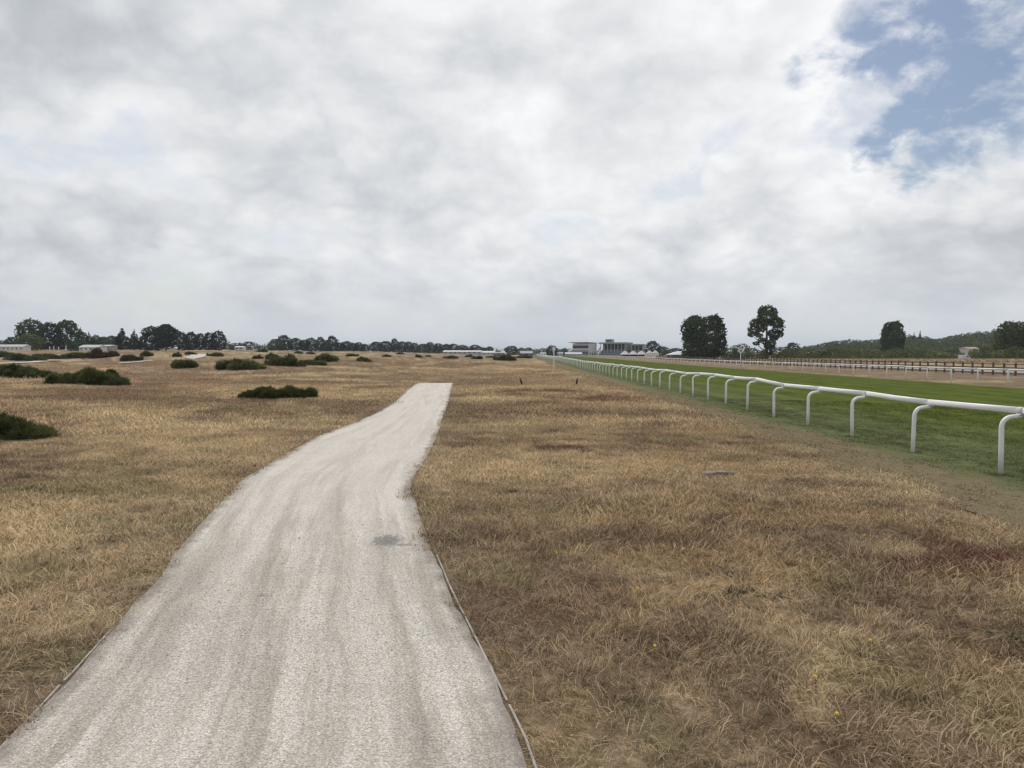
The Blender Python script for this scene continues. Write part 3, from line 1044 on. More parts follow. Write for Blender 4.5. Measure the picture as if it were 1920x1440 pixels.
def build_running_rail():
    sp, n, out = 2.75, 150, 0.33
    ys = 6.6 + sp * np.arange(n)
    xs = 8.20 + SLOPE * (ys - 12) + 0.18
    zs = ground(xs, ys)
    root = empty('running_rail', (float(xs[0]), float(ys[0]), float(zs[0])))
    tag(root, 'white running rail on swan-neck posts along the near edge of the green turf', 'rail')
    o0 = Vector(root.location)
    pts = [(0, 0, -0.05), (0, 0, 0.45), (0, 0, 0.82)]
    for a in np.linspace(12, 90, 7):
        pts.append((0.19 - 0.19 * math.cos(R(a)), 0, 0.82 + 0.18 * math.sin(R(a))))
    pts.append((out, 0, 1.012))
    def post_mesh(seg):
        return MB().tube(pts, [0.041] * 3 + [0.039] * 7 + [0.037], seg).mesh('post', M['rail'], True)
    hi, lo = post_mesh(14), post_mesh(6)
    br = MB().box(-0.05, 0.045, -0.05, 0.05, 0.0, 0.022).mesh('bracket', M['rail'])
    jit = 0.035 * (np.array([random.random() for _ in ys]) - 0.5) * 2
    jit[7:11] += 0.07
    tops, feet = [], []
    for k in range(n):
        lean = (random.random() - 0.5) * 0.035
        p = inst('post', hi if k < 22 else lo, root, (float(xs[k] - o0.x), float(ys[k] - o0.y), float(zs[k] - o0.z + jit[k])),
                 ((random.random() - 0.5) * 0.03, lean, (random.random() - 0.5) * 0.12))
        if k < 24:
            inst('bracket', br, p, (out, 0, 1.03))
            feet.append((float(xs[k]), float(ys[k])))
        tops.append(Vector((float(xs[k] - o0.x + out), float(ys[k] - o0.y), float(zs[k] - o0.z + jit[k] + 1.104))))
    # oval aluminium section, one length per bay
    prof = []
    for a in np.linspace(0, 2 * math.pi, 12, endpoint=False):
        c, s = math.cos(a), math.sin(a)
        prof.append((0.048 * math.copysign(abs(c) ** 0.75, c), 0.060 * math.copysign(abs(s) ** 0.75, s)))
    for k in range(n - 1):
        a, b = tops[k], tops[k + 1]
        d = (b - a).normalized()
        rings = []
        sag = 0.012 * random.random()
        for t, e in ((0.0, 0.0), (0.5, sag), (1.0, 0.0)):
            c = a.lerp(b, t) + Vector((0, 0, -e))
            if t == 0.0:
                c += d * 0.006
            rings.append([c + Vector((px, 0, pz)) for px, pz in prof])
        MB().loft(rings).build('rail_section', M['rail'], root, smooth=True)
        if k < 24 and k % 2 == 0:
            e = [[a + d * q + Vector((px * 1.07, 0, pz * 1.06)) for px, pz in prof] for q in (-0.07, 0.07)]
            MB().loft(e).build('joint_sleeve', M['sleeve'], root, smooth=True)
    F = np.array([(fx + random.gauss(0, 0.07), fy + random.gauss(0, 0.07)) for fx, fy in feet for _ in range(7)])
    P = np.stack([F[:, 0], F[:, 1], ground(F[:, 0], F[:, 1]) + 0.01], 1)
    sc = 0.9 + 0.8 * rng.random(len(P))
    scatter('unmown_tufts', 'turf_tuft', P, np.stack([sc * 0, sc * 0, rng.random(len(P)) * 6.28], 1), np.stack([sc * 0.7, sc * 0.7, sc * 1.5], 1), 'longer green grass left unmown around the feet of the near rail posts', 'grass')


build_running_rail()


def build_far_rail():
    sp, n = 3.0, 111
    ys = 20.8 + sp * np.arange(n)
    xs = 31.35 + SLOPE * (ys - 45)
    zs = ground(xs, ys)
    root = empty('running_rail', (float(xs[0]), float(ys[0]), float(zs[0])))
    tag(root, 'white rail on straight posts along the far edge of the green turf', 'rail')
    o0 = Vector(root.location)
    post = MB().tube([(0, 0, -0.05), (0, 0, 0.6), (0, 0, 1.05)], [0.050, 0.047, 0.045], 8).mesh('post', M['rail2'], True)
    j = [0.03 * (random.random() - 0.5) for _ in ys]
    for k in range(n):
        inst('post', post, root, (float(xs[k] - o0.x), float(ys[k] - o0.y), float(zs[k] - o0.z) + j[k]), (0, (random.random() - .5) * 0.03, 0))
    for k in range(n - 1):
        a = Vector((xs[k] - o0.x, ys[k] - o0.y, zs[k] - o0.z + 1.09 + j[k]))
        b = Vector((xs[k + 1] - o0.x, ys[k + 1] - o0.y, zs[k + 1] - o0.z + 1.09 + j[k + 1]))
        MB().tube([a, b], [0.05, 0.05], 8, ry=[0.065, 0.065]).build('rail_section', M['rail2'], root, smooth=True)


build_far_rail()


def build_brown_fence():
    sp, n = 1.64, 133
    ys = 35.4 + sp * np.arange(n)
    xs = 48.4 + SLOPE * (ys - 69)
    zs = ground(xs, ys)
    root = empty('wooden_fence', (float(xs[0]), float(ys[0]), float(zs[0])))
    tag(root, 'dark brown post and rail fence beyond the far white rail', 'fence')
    o0 = Vector(root.location)
    post = MB().box(-0.07, 0.07, -0.07, 0.07, -0.05, 1.24).mesh('post', M['brownwood'])
    for k in range(n):
        inst('post', post, root, (float(xs[k] - o0.x), float(ys[k] - o0.y), float(zs[k] - o0.z) + random.uniform(-.03, .03)), (0, random.uniform(-.02, .02), random.uniform(-.1, .1)))
    for k in range(0, n - 2, 2):
        for h, th in ((1.10, 0.045), (0.74, 0.06), (0.17, 0.05)):
            a = Vector((xs[k] - o0.x - 0.11, ys[k] - o0.y, zs[k] - o0.z + h))
            b = Vector((xs[k + 2] - o0.x - 0.11, ys[k + 2] - o0.y - 0.01, zs[k + 2] - o0.z + h))
            w = Vector((0.022, 0, 0)); u = Vector((0, 0, th))
            MB().loft([[a - w - u, a + w - u, a + w + u, a - w + u], [b - w - u, b + w - u, b + w + u, b - w + u]]).build('fence_rail', M['brownwood'], root)


build_brown_fence()


def marker(u, D, h, rad, label, ring=True):
    x, y, z = at(u, D)
    root = empty('course_marker', (x, y, z))
    tag(root, label, 'marker post')
    MB().tube([(0, 0, -0.1), (0, 0, h * 0.5), (0, 0, h)], [0.06, 0.055, 0.05], 8).build('pole', M['rail2'], root, True)
    if ring:
        dk = MB()
        n = 20
        f0 = [(rad * 0.62 * math.cos(2 * math.pi * i / n), -0.03, h + rad * 0.9 + rad * 0.62 * math.sin(2 * math.pi * i / n)) for i in range(n)]
        f1 = [(a, 0.02, c) for a, b, c in f0]
        dk.loft([f0, f1])
        dk.build('sign_centre', M['greyroof'], root)
        rg = MB()
        rr = []
        for i in range(n):
            t = 2 * math.pi * i / n
            c, s = math.cos(t), math.sin(t)
            rr.append([(rad * c * q, yy, h + rad * 0.9 + rad * s * q) for q, yy in ((0.66, -0.045), (1.0, -0.045), (1.0, 0.045), (0.66, 0.045))])
        v = [p for r in rr for p in r]
        f = []
        for i in range(n):
            j = (i + 1) % n
            for k in range(4):
                k2 = (k + 1) % 4
                f.append((i * 4 + k, i * 4 + k2, j * 4 + k2, j * 4 + k))
        rg.add(v, f)
        rg.build('sign_ring', M['rail2'], root)
    else:
        MB().box(-0.16, 0.16, -0.03, 0.03, h - 0.02, h + 0.42).build('sign_plate', M['rail2'], root)


marker(1388.5, 96.0, 2.25, 0.31, 'white pole with a round white ringed sign standing at the far rail')
marker(1038.5, 84.0, 2.25, 0.2, 'tall white pole on the brown grass left of the foreground rail', False)


# ------------------------------------------------------------------ path edging boards
def edging(y0, y1, side, label):
    ys = np.linspace(y0, y1, 8)
    xe = (np.interp(ys, py, PL) - 0.015) if side < 0 else (np.interp(ys, py, PR) + 0.015)
    zb = ground(xe, ys)
    x0, yy0, z0 = float(xe[0]), float(ys[0]), float(zb[0])
    rings = []
    for x, y, z in zip(xe, ys, zb):
        w = 0.0058 + 0.0015 * random.random()
        top = 0.013 + 0.005 * random.random()
        rings.append([(x - w - x0, y - yy0, z - 0.08 - z0), (x + w - x0, y - yy0, z - 0.08 - z0), (x + w * 0.9 - x0, y - yy0, z + top - z0), (x - w * 0.9 - x0, y - yy0, z + top - z0)])
    o = MB().loft(rings).build('edging_board', M['board'], None, loc=(x0, yy0, z0))
    tag(o, label, 'edging board', 'timber edging of the gravel path')


edging(1.2, 3.35, 1, 'pale timber edging board at the right side of the path nearest the camera')
edging(3.40, 5.9, 1, 'pale timber edging board at the right side of the path, second from the camera')
edging(1.4, 3.55, -1, 'pale timber edging board at the left side of the path nearest the camera')
edging(3.60, 4.3, -1, 'short pale timber edging board at the left side of the path, second from the camera')


# ------------------------------------------------------------------ gorse bushes
def lobe_points(g, lobes, n, shell=(0.72, 1.04), zmin=None, fuzz=0.0):
    L = np.array(lobes, dtype=float)           # cx cy cz rx ry rz
    area = (L[:, 3] * L[:, 4] + L[:, 4] * L[:, 5] + L[:, 3] * L[:, 5])
    k = g.choice(len(L), size=int(n * 1.9), p=area / area.sum())
    d = g.normal(size=(len(k), 3))
    d /= np.linalg.norm(d, axis=1)[:, None]
    rr = shell[0] + (shell[1] - shell[0]) * g.random(len(k)) ** 0.6
    if fuzz:                                       # odd shoots beyond the outline
        rr = rr + fuzz * np.abs(g.normal(size=len(k))) * (g.random(len(k)) < 0.35)
    P = L[k, :3] + d * L[k, 3:] * rr[:, None]
    q = np.ones(len(k), dtype=bool)
    for l in L:                                    # thin out what lies deep inside another lobe
        e = np.linalg.norm((P - l[:3]) / l[3:], axis=1)
        q &= (e > 0.70) | (g.random(len(k)) < 0.06)
    if zmin is not None:
        q &= P[:, 2] > zmin
    P, d, k = P[q][:n], d[q][:n], k[q][:n]
    tint = g.random(len(L))[k]
    return P, d, tint


def sprigs(g, P, d, ln, w, blades=4, spread=0.7):
    n = len(P)
    V = np.empty((n * blades, 3, 3))
    for b in range(blades):
        dd = d + g.normal(size=(n, 3)) * spread
        dd[:, 2] += 0.25
        dd /= np.linalg.norm(dd, axis=1)[:, None]
        pr = np.cross(dd, g.normal(size=(n, 3)))
        pr /= np.linalg.norm(pr, axis=1)[:, None] + 1e-9
        L = ln * (0.55 + 0.9 * g.random((n, 1)))
        V[b::blades, 0] = P - pr * w * 0.5
        V[b::blades, 1] = P + pr * w * 0.5
        V[b::blades, 2] = P + dd * L
    V = V.reshape(-1, 3)
    return V, np.arange(len(V)).reshape(-1, 3)


def dome_core(lobes, f=0.80):  # solid dark filler added inside the bush; reads as shade between clumps
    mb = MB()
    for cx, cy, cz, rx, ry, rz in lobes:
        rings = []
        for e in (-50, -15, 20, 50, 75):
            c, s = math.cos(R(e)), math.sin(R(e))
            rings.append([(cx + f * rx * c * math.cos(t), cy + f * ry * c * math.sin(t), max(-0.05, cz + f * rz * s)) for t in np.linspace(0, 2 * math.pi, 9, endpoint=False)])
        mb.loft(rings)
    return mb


def gorse_meshes(seed, L, W, Hh, n, ln, w, nl, mat, taper=0.0):
    g = np.random.default_rng(seed)
    lobes = []
    for i in range(nl):
        a = (i + 0.5) / nl * 2 - 1
        x = a * L / 2 * 0.84 + (g.random() - .5) * L * 0.08
        env = math.sqrt(max(0.05, 1 - a * a)) * (1 - taper * a)
        y = (g.random() - .5) * W * 0.75 * env
        rz = Hh * env * (0.34 + 0.50 * g.random())
        rx = L / nl * (0.75 + 0.5 * g.random())
        lobes.append((x, y, rz * 0.28, rx, W * 0.34 * (0.7 + 0.6 * g.random()), rz * 0.85))
    # smaller lumps and shoots standing out of the cushion
    k0 = len(lobes)
    for i in range(nl * 4):
        l = lobes[int(g.integers(k0))]
        a = g.random() * 6.283
        e = 0.15 + 1.2 * g.random()
        q = (l[0] + l[3] * 0.85 * math.cos(a) * math.cos(e), l[1] + l[4] * 0.85 * math.sin(a) * math.cos(e), l[2] + l[5] * 0.9 * math.sin(e))
        s_ = min(L / nl, Hh) * (0.16 + 0.34 * g.random())
        lobes.append((q[0], q[1], max(q[2], s_ * 0.3), s_, s_, s_ * (0.7 + 0.6 * g.random())))
    P, d, tn = lobe_points(g, lobes, n, zmin=0.0)
    V, F = sprigs(g, P, d, ln, w)
    return with_tint(mesh_np('foliage', V, F, mat), np.repeat(tn, 12)), dome_core(lobes[:k0]).mesh('dark_core', M['gorse_in'])


def gorse(u0, u1, vt, vb, label, seed=None, n=700, depth=0.55, D=None, group=None, mat=None, taper=0.0, unit=None, sink=0.0):
    uc = (u0 + u1) / 2
    x, y, z = at(uc, D) if D else hit(uc, vb)
    wpx = (u1 - u0) / FPX * y
    hgt = max((vb - vt) / FPX * y, 0.25) * 0.92
    wpx *= 0.95
    y2 = y + wpx * depth * 0.3
    x2 = x * y2 / y
    root = empty('gorse_bush', (x2, y2, gz(x2, y2) - sink))
    tag(root, label, 'bush', group)
    if unit is not None:
        f, c = unit
        root.rotation_euler = (0, 0, random.choice((0, math.pi)) + random.uniform(-.15, .15))
        sc = (wpx / 4.0, max(wpx * depth, 0.8) / 2.4, hgt / 1.2)
        inst('foliage', f, root, scale=sc)
        inst('dark_core', c, root, scale=sc)
    else:
        px = y / 710.0
        f, c = gorse_meshes(seed, wpx, wpx * depth, hgt, n, max(0.11, px * 3.6), max(0.014, px * 1.2), max(5, int(wpx * 2)) if wpx < 5 else 9, mat or M['gorse'], taper)
        inst('foliage', f, root)
        inst('dark_core', c, root)
    return root


gorse(-90, 84, 768, 828, 'dark green gorse bush at the left edge, nearest to the camera', 1, 4200, 0.75)
gorse(-70, 92, 688, 708, 'low dark green gorse bush at the left edge behind the nearest one', 2, 2600, 0.5)
gorse(97, 244, 688, 723, 'broad dark green gorse bush, the largest one standing alone at the left', 3, 4600, 0.55, taper=0.2)
gorse(440, 589, 727, 749, 'low flat green gorse bush closest to the path on its left', 4, 3800, 0.5)
gorse(322, 369, 675, 690, 'small dark gorse bush on a low hump between the two larger ones', 5, 900)
gorse(407, 495, 671, 693, 'dark gorse bush sloping down the right flank of a mound', 6, 1600, 0.45, taper=0.35)

UNITS = [gorse_meshes(50 + i, 4.0, 2.4, 1.2, 620, 0.34, 0.13, 6, M['gorse'], (0.0, 0.3, -0.3, 0.1)[i]) for i in range(4)]
UNITB = [gorse_meshes(60, 4.0, 2.4, 1.2, 620, 0.34, 0.13, 6, M['gorse_dead'])]
FAR_BUSH = [
    (495, 572, 664, 687, 'wide low gorse bush at the centre of the clump right of the mound'),
    (497, 530, 661, 674, 'gorse bush at the back left of the clump right of the mound'),
    (558, 614, 671, 685, 'gorse bush at the front right of the clump right of the mound'),
    (592, 632, 661, 678, 'gorse bush at the back right of the clump right of the mound'),
    (473, 494, 665, 673, 'small gorse bush just left of the clump beside the mound'),
    (668, 698, 667, 678, 'dark gorse bush alone to the right of the clump, larger than its neighbours'),
    (649, 674, 661, 668, 'low gorse bush behind and left of the lone dark one'),
    (552, 568, 657, 663, 'tiny gorse bush on the skyline of the heath below the tree row, left of two'),
    (573, 591, 658, 664, 'tiny gorse bush on the skyline of the heath below the tree row, right of two'),
    (478, 503, 653, 660, 'small bush in front of the low white box on the far heath'),
    (228, 269, 662, 677, 'rounded dark gorse bush next to the pale path scrap at the left'),
    (264, 287, 657, 668, 'small gorse bush up the slope right of the rounded dark one'),
    (10, 88, 663, 677, 'long dark gorse bush above the pale path at the left edge'),
    (-30, 44, 656, 670, 'gorse bush at the left edge below the white mobile home'),
    (60, 130, 660, 673, 'middle gorse bush of the long thicket under the left trees'),
    (115, 180, 659, 672, 'right hand gorse bush of the long thicket under the left trees'),
    (323, 341, 660, 669, 'small dark gorse bush left of the distant pale path'),
    (347, 371, 659, 665, 'flat dark gorse bush at the top left of the distant pale path'),
    (387, 419, 659, 668, 'flat dark gorse bush at the top right of the distant pale path'),
    (717, 733, 664, 669, 'first tiny gorse bush in the string across the far centre heath'),
    (743, 758, 660, 664, 'tiny gorse bush highest in the string across the far centre heath'),
    (778, 793, 664, 670, 'third tiny gorse bush in the string across the far centre heath'),
    (797, 809, 665, 669, 'fourth tiny gorse bush in the string across the far centre heath'),
    (832, 858, 666, 672, 'flat gorse bush in front of the left end of the long pale shed'),
    (871, 889, 664, 670, 'gorse bush in front of the middle of the long pale shed'),
    (882, 906, 666, 673, 'gorse bush in front of the right end of the long pale shed'),
    (909, 931, 666, 671, 'low gorse bush left of the maroon hut'),
    (927, 966, 663, 676, 'big dark gorse bush hiding the foot of the maroon hut'),
    (966, 998, 665, 672, 'dark low gorse bush in front of the grey hut left of the rail'),
]
for i, (u0, u1, vt, vb, lab) in enumerate(FAR_BUSH):
    gorse(u0, u1, vt, vb, lab, unit=UNITS[i % 4])
gorse(163, 217, 651, 671, 'brownish withered gorse bush, tallest of the thicket under the left trees', unit=UNITB[0])


# ------------------------------------------------------------------ trees
def leaf_quads(g, P, d, size, flat=0.5):
    n = len(P)
    nn = d * flat + g.normal(size=(n, 3)) * 0.7
    nn /= np.linalg.norm(nn, axis=1)[:, None]
    a = np.cross(nn, g.normal(size=(n, 3)))
    a /= np.linalg.norm(a, axis=1)[:, None] + 1e-9
    b = np.cross(nn, a)
    s = size * (0.55 + 0.9 * g.random((n, 1)))
    a *= s * 0.5; b *= s * 0.5 * (0.55 + 0.5 * g.random((n, 1)))
    V = np.stack([P - a, P - b * 0.9, P + a, P + b], 1).reshape(-1, 3)
    return V, np.arange(len(V)).reshape(-1, 4)


def trunk_builder(g, lobes, H, r0, splits=6):
    mb = MB()
    L = sorted(lobes, key=lambda l: l[2])
    top = max(l[2] for l in lobes)
    cx = sum(l[0] for l in lobes) / len(lobes); cy = sum(l[1] for l in lobes) / len(lobes)
    ax = [(0, 0, -0.3), (cx * 0.1, cy * 0.1, H * 0.2), (cx * 0.5, cy * 0.5, H * 0.5), (cx, cy, top)]
    mb.tube(ax, [r0 * 1.25, r0, r0 * 0.65, r0 * 0.15], 7)
    for l in L[:splits * 2]:
        zz = max(H * 0.12, l[2] * 0.55)
        f = zz / H
        s = (cx * f, cy * f, zz)
        m = ((s[0] + l[0]) / 2, (s[1] + l[1]) / 2, (s[2] + l[2]) / 2 - 0.03 * H)
        mb.tube([s, m, (l[0], l[1], l[2])], [r0 * 0.45, r0 * 0.30, r0 * 0.08], 5)
    return mb


def round_lobes(g, H, W, n=16, base=0.13):
    lobes = []
    for i in range(n):
        f = (i + 0.5) / n
        z = H * (base + (0.93 - base) * f)
        env = math.sin(math.pi * min(1.0, 0.20 + 0.80 * f)) ** 0.6
        a = i * 2.4 + g.random()
        rr = W * 0.5 * 0.55 * env * math.sqrt(g.random() * 0.8 + 0.2)
        s = W * (0.25 + 0.11 * g.random()) * (0.65 + 0.5 * env)
        lobes.append((rr * math.cos(a), rr * math.sin(a), min(z, H - s * 0.75), s, s, s * 0.78))
    return lobes


def cone_lobes(g, H, W, tiers=7, base=0.10):
    lobes = []
    for i in range(tiers):
        f = i / (tiers - 1)
        z = H * (base + 0.08 + (0.88 - base) * f)
        rad = W * 0.5 * (1 - 0.82 * f) * (0.85 + 0.3 * g.random())
        for k in range(max(1, int(5 - 4 * f))):
            a = k * 6.283 / max(1, int(5 - 4 * f)) + i + g.random() * 0.6
            lobes.append((rad * 0.52 * math.cos(a), rad * 0.52 * math.sin(a), z, rad * 0.66, rad * 0.66, H / tiers * 0.85))
    return lobes


def umbrella_lobes(g, H, W, n=12):
    lobes = []
    for i in range(n):
        a = i * 2.4
        rr = W * 0.36 * math.sqrt((i + 0.5) / n)
        z = H * (0.80 - 0.22 * (rr / (W * 0.36)) ** 2 + 0.05 * g.random())
        s = W * 0.22 * (0.8 + 0.5 * g.random())
        lobes.append((rr * math.cos(a), rr * math.sin(a), z, s, s, H * 0.15))
    for i in range(5):
        a = i * 1.3
        lobes.append((W * 0.28 * math.cos(a), W * 0.28 * math.sin(a), H * 0.36, W * 0.20, W * 0.20, H * 0.22))
    return lobes


def tree_meshes(seed, lobes, H, nleaf, size, mat, r0=0.25):
    g = np.random.default_rng(seed)
    P, d, tn = lobe_points(g, lobes, nleaf, shell=(0.25, 1.10), fuzz=0.16)
    V, F = leaf_quads(g, P, d, size)
    return with_tint(mesh_np('crown', V, F, mat), np.repeat(tn, 4)), trunk_builder(g, lobes, H, r0).mesh('trunk', M['bark'], True)


def unit_tree(kind, seed, mat, nleaf=2300, size=0.80):
    g = np.random.default_rng(seed)
    H, W = 10.0, 8.0
    if kind == 'round':
        lobes = round_lobes(g, H, W)
    elif kind == 'low':
        lobes = round_lobes(g, H, W, 16, 0.10)
    elif kind == 'cone':
        lobes = cone_lobes(g, H, W)
    else:
        lobes = umbrella_lobes(g, H, W)
    return tree_meshes(seed + 5, lobes, H, nleaf, size, mat)


TU = {
    'round': [unit_tree('round', 700 + i, M['leaf']) for i in range(5)],
    'pine': [unit_tree('round', 720 + i, M['pine'], 2400, 0.78) for i in range(4)],
    'cone': [unit_tree('cone', 740 + i, M['pine'], 2100, 0.72) for i in range(3)],
    'umbrella': [unit_tree('umbrella', 760, M['pine'], 2800, 0.75)],
    'light': [unit_tree('low', 780, M['light'], 1400)],
    'teal': [unit_tree('low', 790, M['teal'], 1400)],
    'shrub': [unit_tree('low', 800 + i, M['hedge'], 1300, 0.75) for i in range(4)],
    'dshrub': [unit_tree('low', 820 + i, M['leaf'], 1300, 0.75) for i in range(2)],
}
_cnt = {}


def tree(kind, u0, u1, vt, D, label, cat='tree', group=None, name='broadleaf_tree', deep=1.0, sink=0.0):
    uc = (u0 + u1) / 2
    x, y, z = at(uc, D)
    w = (u1 - u0) / FPX * D
    top = EYE + (VH - vt) / FPX * D
    h = max(top - z + sink, 1.0)
    k = _cnt.get(kind, 0); _cnt[kind] = k + 1
    cr, tr = TU[kind][k % len(TU[kind])]
    root = empty(name, (x, y, z - sink), random.uniform(0, 6.28))
    tag(root, label, cat, group)
    sc = (w / 7.6, w / 7.6 * deep, h / 10.0)
    inst('crown', cr, root, scale=sc)
    inst('trunk', tr, root, scale=(sc[2], sc[2], sc[2]))
    return root


# left group
tree('round', 38, 84, 600, 300, 'tall round-headed tree at the left end of the big left-hand group')
tree('pine', 76, 112, 605, 285, 'very dark spreading pine in the middle of the big left-hand group', name='pine_tree')
tree('round', 107, 148, 602, 300, 'tall round-headed tree at the right end of the big left-hand group')
tree('round', 146, 164, 622, 310, 'shorter tree against the right side of the big left-hand group')
tree('cone', 160, 176, 623, 320, 'slim pointed tree just right of the big left-hand group', name='pine_tree')
tree('light', 38, 78, 626, 262, 'pale yellow-green bushy tree in front of the big left-hand group')
tree('round', 13, 40, 632, 290, 'small dark tree left of the pale yellow-green one')
tree('round', -14, 10, 638, 330, 'small dark tree at the left edge behind the mobile home')
tree('teal', 130, 162, 637, 258, 'fresh green rounded tree beside the pale green roofed hut')
for i, (a, b, t) in enumerate(((172, 192, 629), (186, 206, 632), (202, 222, 630), (178, 186, 640))):
    tree('round', a, b, t, 345 + 6 * i, '%s tree from the left in the low dark belt behind the pale green roof' % ORD[i], group='low belt behind the green roofed hut')
tree('cone', 212, 246, 618, 280, 'dark conical pine, the larger of the pair right of the low belt', name='pine_tree')
tree('cone', 243, 263, 620, 286, 'dark conical pine, the slimmer of the pair right of the low belt', name='pine_tree')
tree('pine', 266, 304, 613, 292, 'left half of the broad flat-topped dark tree pair', name='pine_tree')
tree('umbrella', 290, 334, 608, 288, 'right and taller half of the broad flat-topped dark tree pair', name='pine_tree')
for i, (a, b, t) in enumerate(((334, 353, 624), (349, 370, 623), (366, 386, 625), (382, 404, 624), (398, 424, 621))):
    tree('pine', a, b, t, 300 + 3 * i, '%s pine from the left in the level-topped row of five' % ORD[i], group='level-topped row of pines', name='pine_tree')
tree('dshrub', 421, 439, 645, 420, 'small far bushy tree right of the row of five pines')
tree('dshrub', 434, 462, 643, 400, 'low dark tree left of the white box on the far heath')
tree('dshrub', 452, 482, 641, 405, 'low dark tree right of the white box on the far heath')
tree('dshrub', 483, 512, 648, 430, 'lowest dark tree left of the long central tree row')
row = [(505, 530, 636), (520, 546, 629), (542, 566, 634), (562, 580, 637), (572, 596, 634), (593, 609, 632), (604, 622, 638), (613, 633, 630), (628, 646, 642), (640, 660, 640), (654, 670, 643), (664, 682, 642), (676, 692, 645)]
for i, (a, b, t) in enumerate(row):
    tree('pine' if i % 3 else 'round', a, b, t, 400 + 5 * (i % 4), '%s tree from the left in the dark central-left row' % ORD[i], group='dark tree row left of centre', name='pine_tree' if i % 3 else 'broadleaf_tree')
row = [(694, 716, 641), (710, 736, 640), (733, 748, 635), (745, 762, 640), (758, 774, 641), (769, 786, 643), (783, 802, 645), (797, 816, 642), (812, 832, 644), (829, 846, 645), (840, 860, 645), (856, 878, 647), (878, 904, 647), (900, 912, 652), (910, 926, 650)]
for i, (a, b, t) in enumerate(row):
    tree('pine' if i % 2 else 'round', a, b, t, 450 + 6 * (i % 3), '%s tree from the left in the long row behind the pale shed' % ORD[i], group='long row behind the pale shed', name='pine_tree' if i % 2 else 'broadleaf_tree')
tree('round', 947, 972, 649, 520, 'round tree behind the white tent peak at the centre')
tree('round', 970, 986, 652, 540, 'left one of the two small trees behind the grey hut at the centre')
tree('round', 984, 999, 652, 545, 'right one of the two small trees behind the grey hut at the centre')
tree('dshrub', 998, 1014, 655, 560, 'first small tree left of the dark round tree by the rail end', name='broadleaf_tree')
tree('dshrub', 1010, 1028, 653, 565, 'second small tree left of the dark round tree by the rail end', name='broadleaf_tree')
tree('pine', 1024, 1045, 648, 480, 'dark round tree behind the tall white pole at the rail end', name='pine_tree')
tree('round', 1043, 1058, 655, 600, 'low tree between the dark round tree and the white grandstand')
tree('round', 1052, 1064, 653, 610, 'small tree touching the left side of the white grandstand')
tree('pine', 1211, 1236, 640, 470, 'dark rounded tree right of the old grandstand', name='pine_tree')
tree('round', 1232, 1252, 650, 500, 'low tree left of the white peaked marquee')
tree('round', 1250, 1282, 653, 520, 'low wide tree behind the white peaked marquee')


def custom_tree(lobes_px, D, vb, label, name='broadleaf_tree', mat=None, nleaf=6000, size=0.72, deep=0.9, r0=0.45, seed=1):
    """crown from lobes given by apparent place and size, at its own distance with full depth"""
    g = np.random.default_rng(seed)
    uc = sum(l[0] for l in lobes_px) / len(lobes_px)
    x, y, z = at(uc, D)
    k = D / FPX
    lobes = []
    for u, v, ru, rv in lobes_px:
        cz = EYE + (VH - v) * k - z
        ry = ru * k * deep
        lobes.append(((u - uc) * k, (g.random() - .5) * ru * k * 1.3, cz, ru * k, ry, rv * k))
    H = max(l[2] + l[5] for l in lobes)
    cr, tr = tree_meshes(seed, lobes, H, nleaf, size, mat or M['leaf'], r0)
    root = empty(name, (x, y, z))
    tag(root, label, 'tree')
    inst('crown', cr, root)
    inst('trunk', tr, root)
    return root


custom_tree([(1291, 607, 10, 9), (1284, 617, 8, 12), (1303, 602, 13, 10), (1300, 616, 18, 14), (1288, 636, 11, 12), (1306, 634, 18, 18), (1292, 652, 13, 12), (1308, 655, 18, 14), (1298, 664, 16, 8)],
            250, 672, 'left half of the dense dark tree pair standing by the white marquee', seed=11, nleaf=5200)
custom_tree([(1336, 603, 11, 11), (1345, 606, 10, 12), (1324, 608, 14, 13), (1350, 622, 9, 13), (1333, 624, 18, 18), (1352, 642, 8, 13), (1332, 644, 22, 18), (1350, 656, 10, 11), (1330, 662, 22, 9)],
            246, 672, 'right and taller half of the dense dark tree pair by the white marquee', seed=12, nleaf=5600)
custom_tree([(1429, 584, 8, 9), (1440, 581, 9, 8), (1450, 586, 7, 9), (1437, 594, 16, 9), (1424, 597, 7, 8), (1416, 606, 9, 8), (1434, 604, 16, 7), (1452, 605, 11, 9), (1462, 604, 5, 7), (1414, 618, 10, 7), (1407, 627, 6, 5), (1428, 616, 8, 6),
             (1456, 617, 10, 8), (1462, 626, 5, 6), (1447, 625, 8, 6), (1421, 628, 7, 4), (1428, 637, 7, 4), (1416, 644, 6, 3), (1452, 633, 8, 5), (1446, 642, 7, 6), (1436, 648, 5, 6), (1449, 652, 6, 8), (1441, 660, 8, 7)],
            250, 668, 'tall open-crowned poplar standing alone right of the dense tree pair', 'poplar_tree', seed=13, nleaf=6200, size=0.62, r0=0.5)
custom_tree([(1666, 613, 8, 8), (1676, 610, 9, 7), (1686, 614, 6, 8), (1662, 624, 8, 9), (1676, 624, 14, 11), (1688, 632, 7, 12), (1666, 638, 13, 11), (1682, 645, 12, 10), (1656, 642, 6, 7), (1672, 654, 18, 9)],
            300, 665, 'tall dark tree rising alone above the right-hand scrub', seed=14, nleaf=5600, size=0.75)
custom_tree([(1880, 616, 9, 9), (1893, 611, 11, 8), (1910, 613, 12, 9), (1926, 620, 12, 12), (1874, 630, 9, 12), (1892, 630, 15, 13), (1914, 633, 16, 13), (1870, 645, 10, 9), (1886, 648, 14, 10), (1912, 652, 18, 12), (1935, 640, 12, 14)],
            225, 668, 'large spreading tree at the right edge above the scrub', seed=15, nleaf=5200, mat=M['hedge'], size=0.62)
tree('round', 1473, 1496, 643, 330, 'small round tree right of the lone poplar')

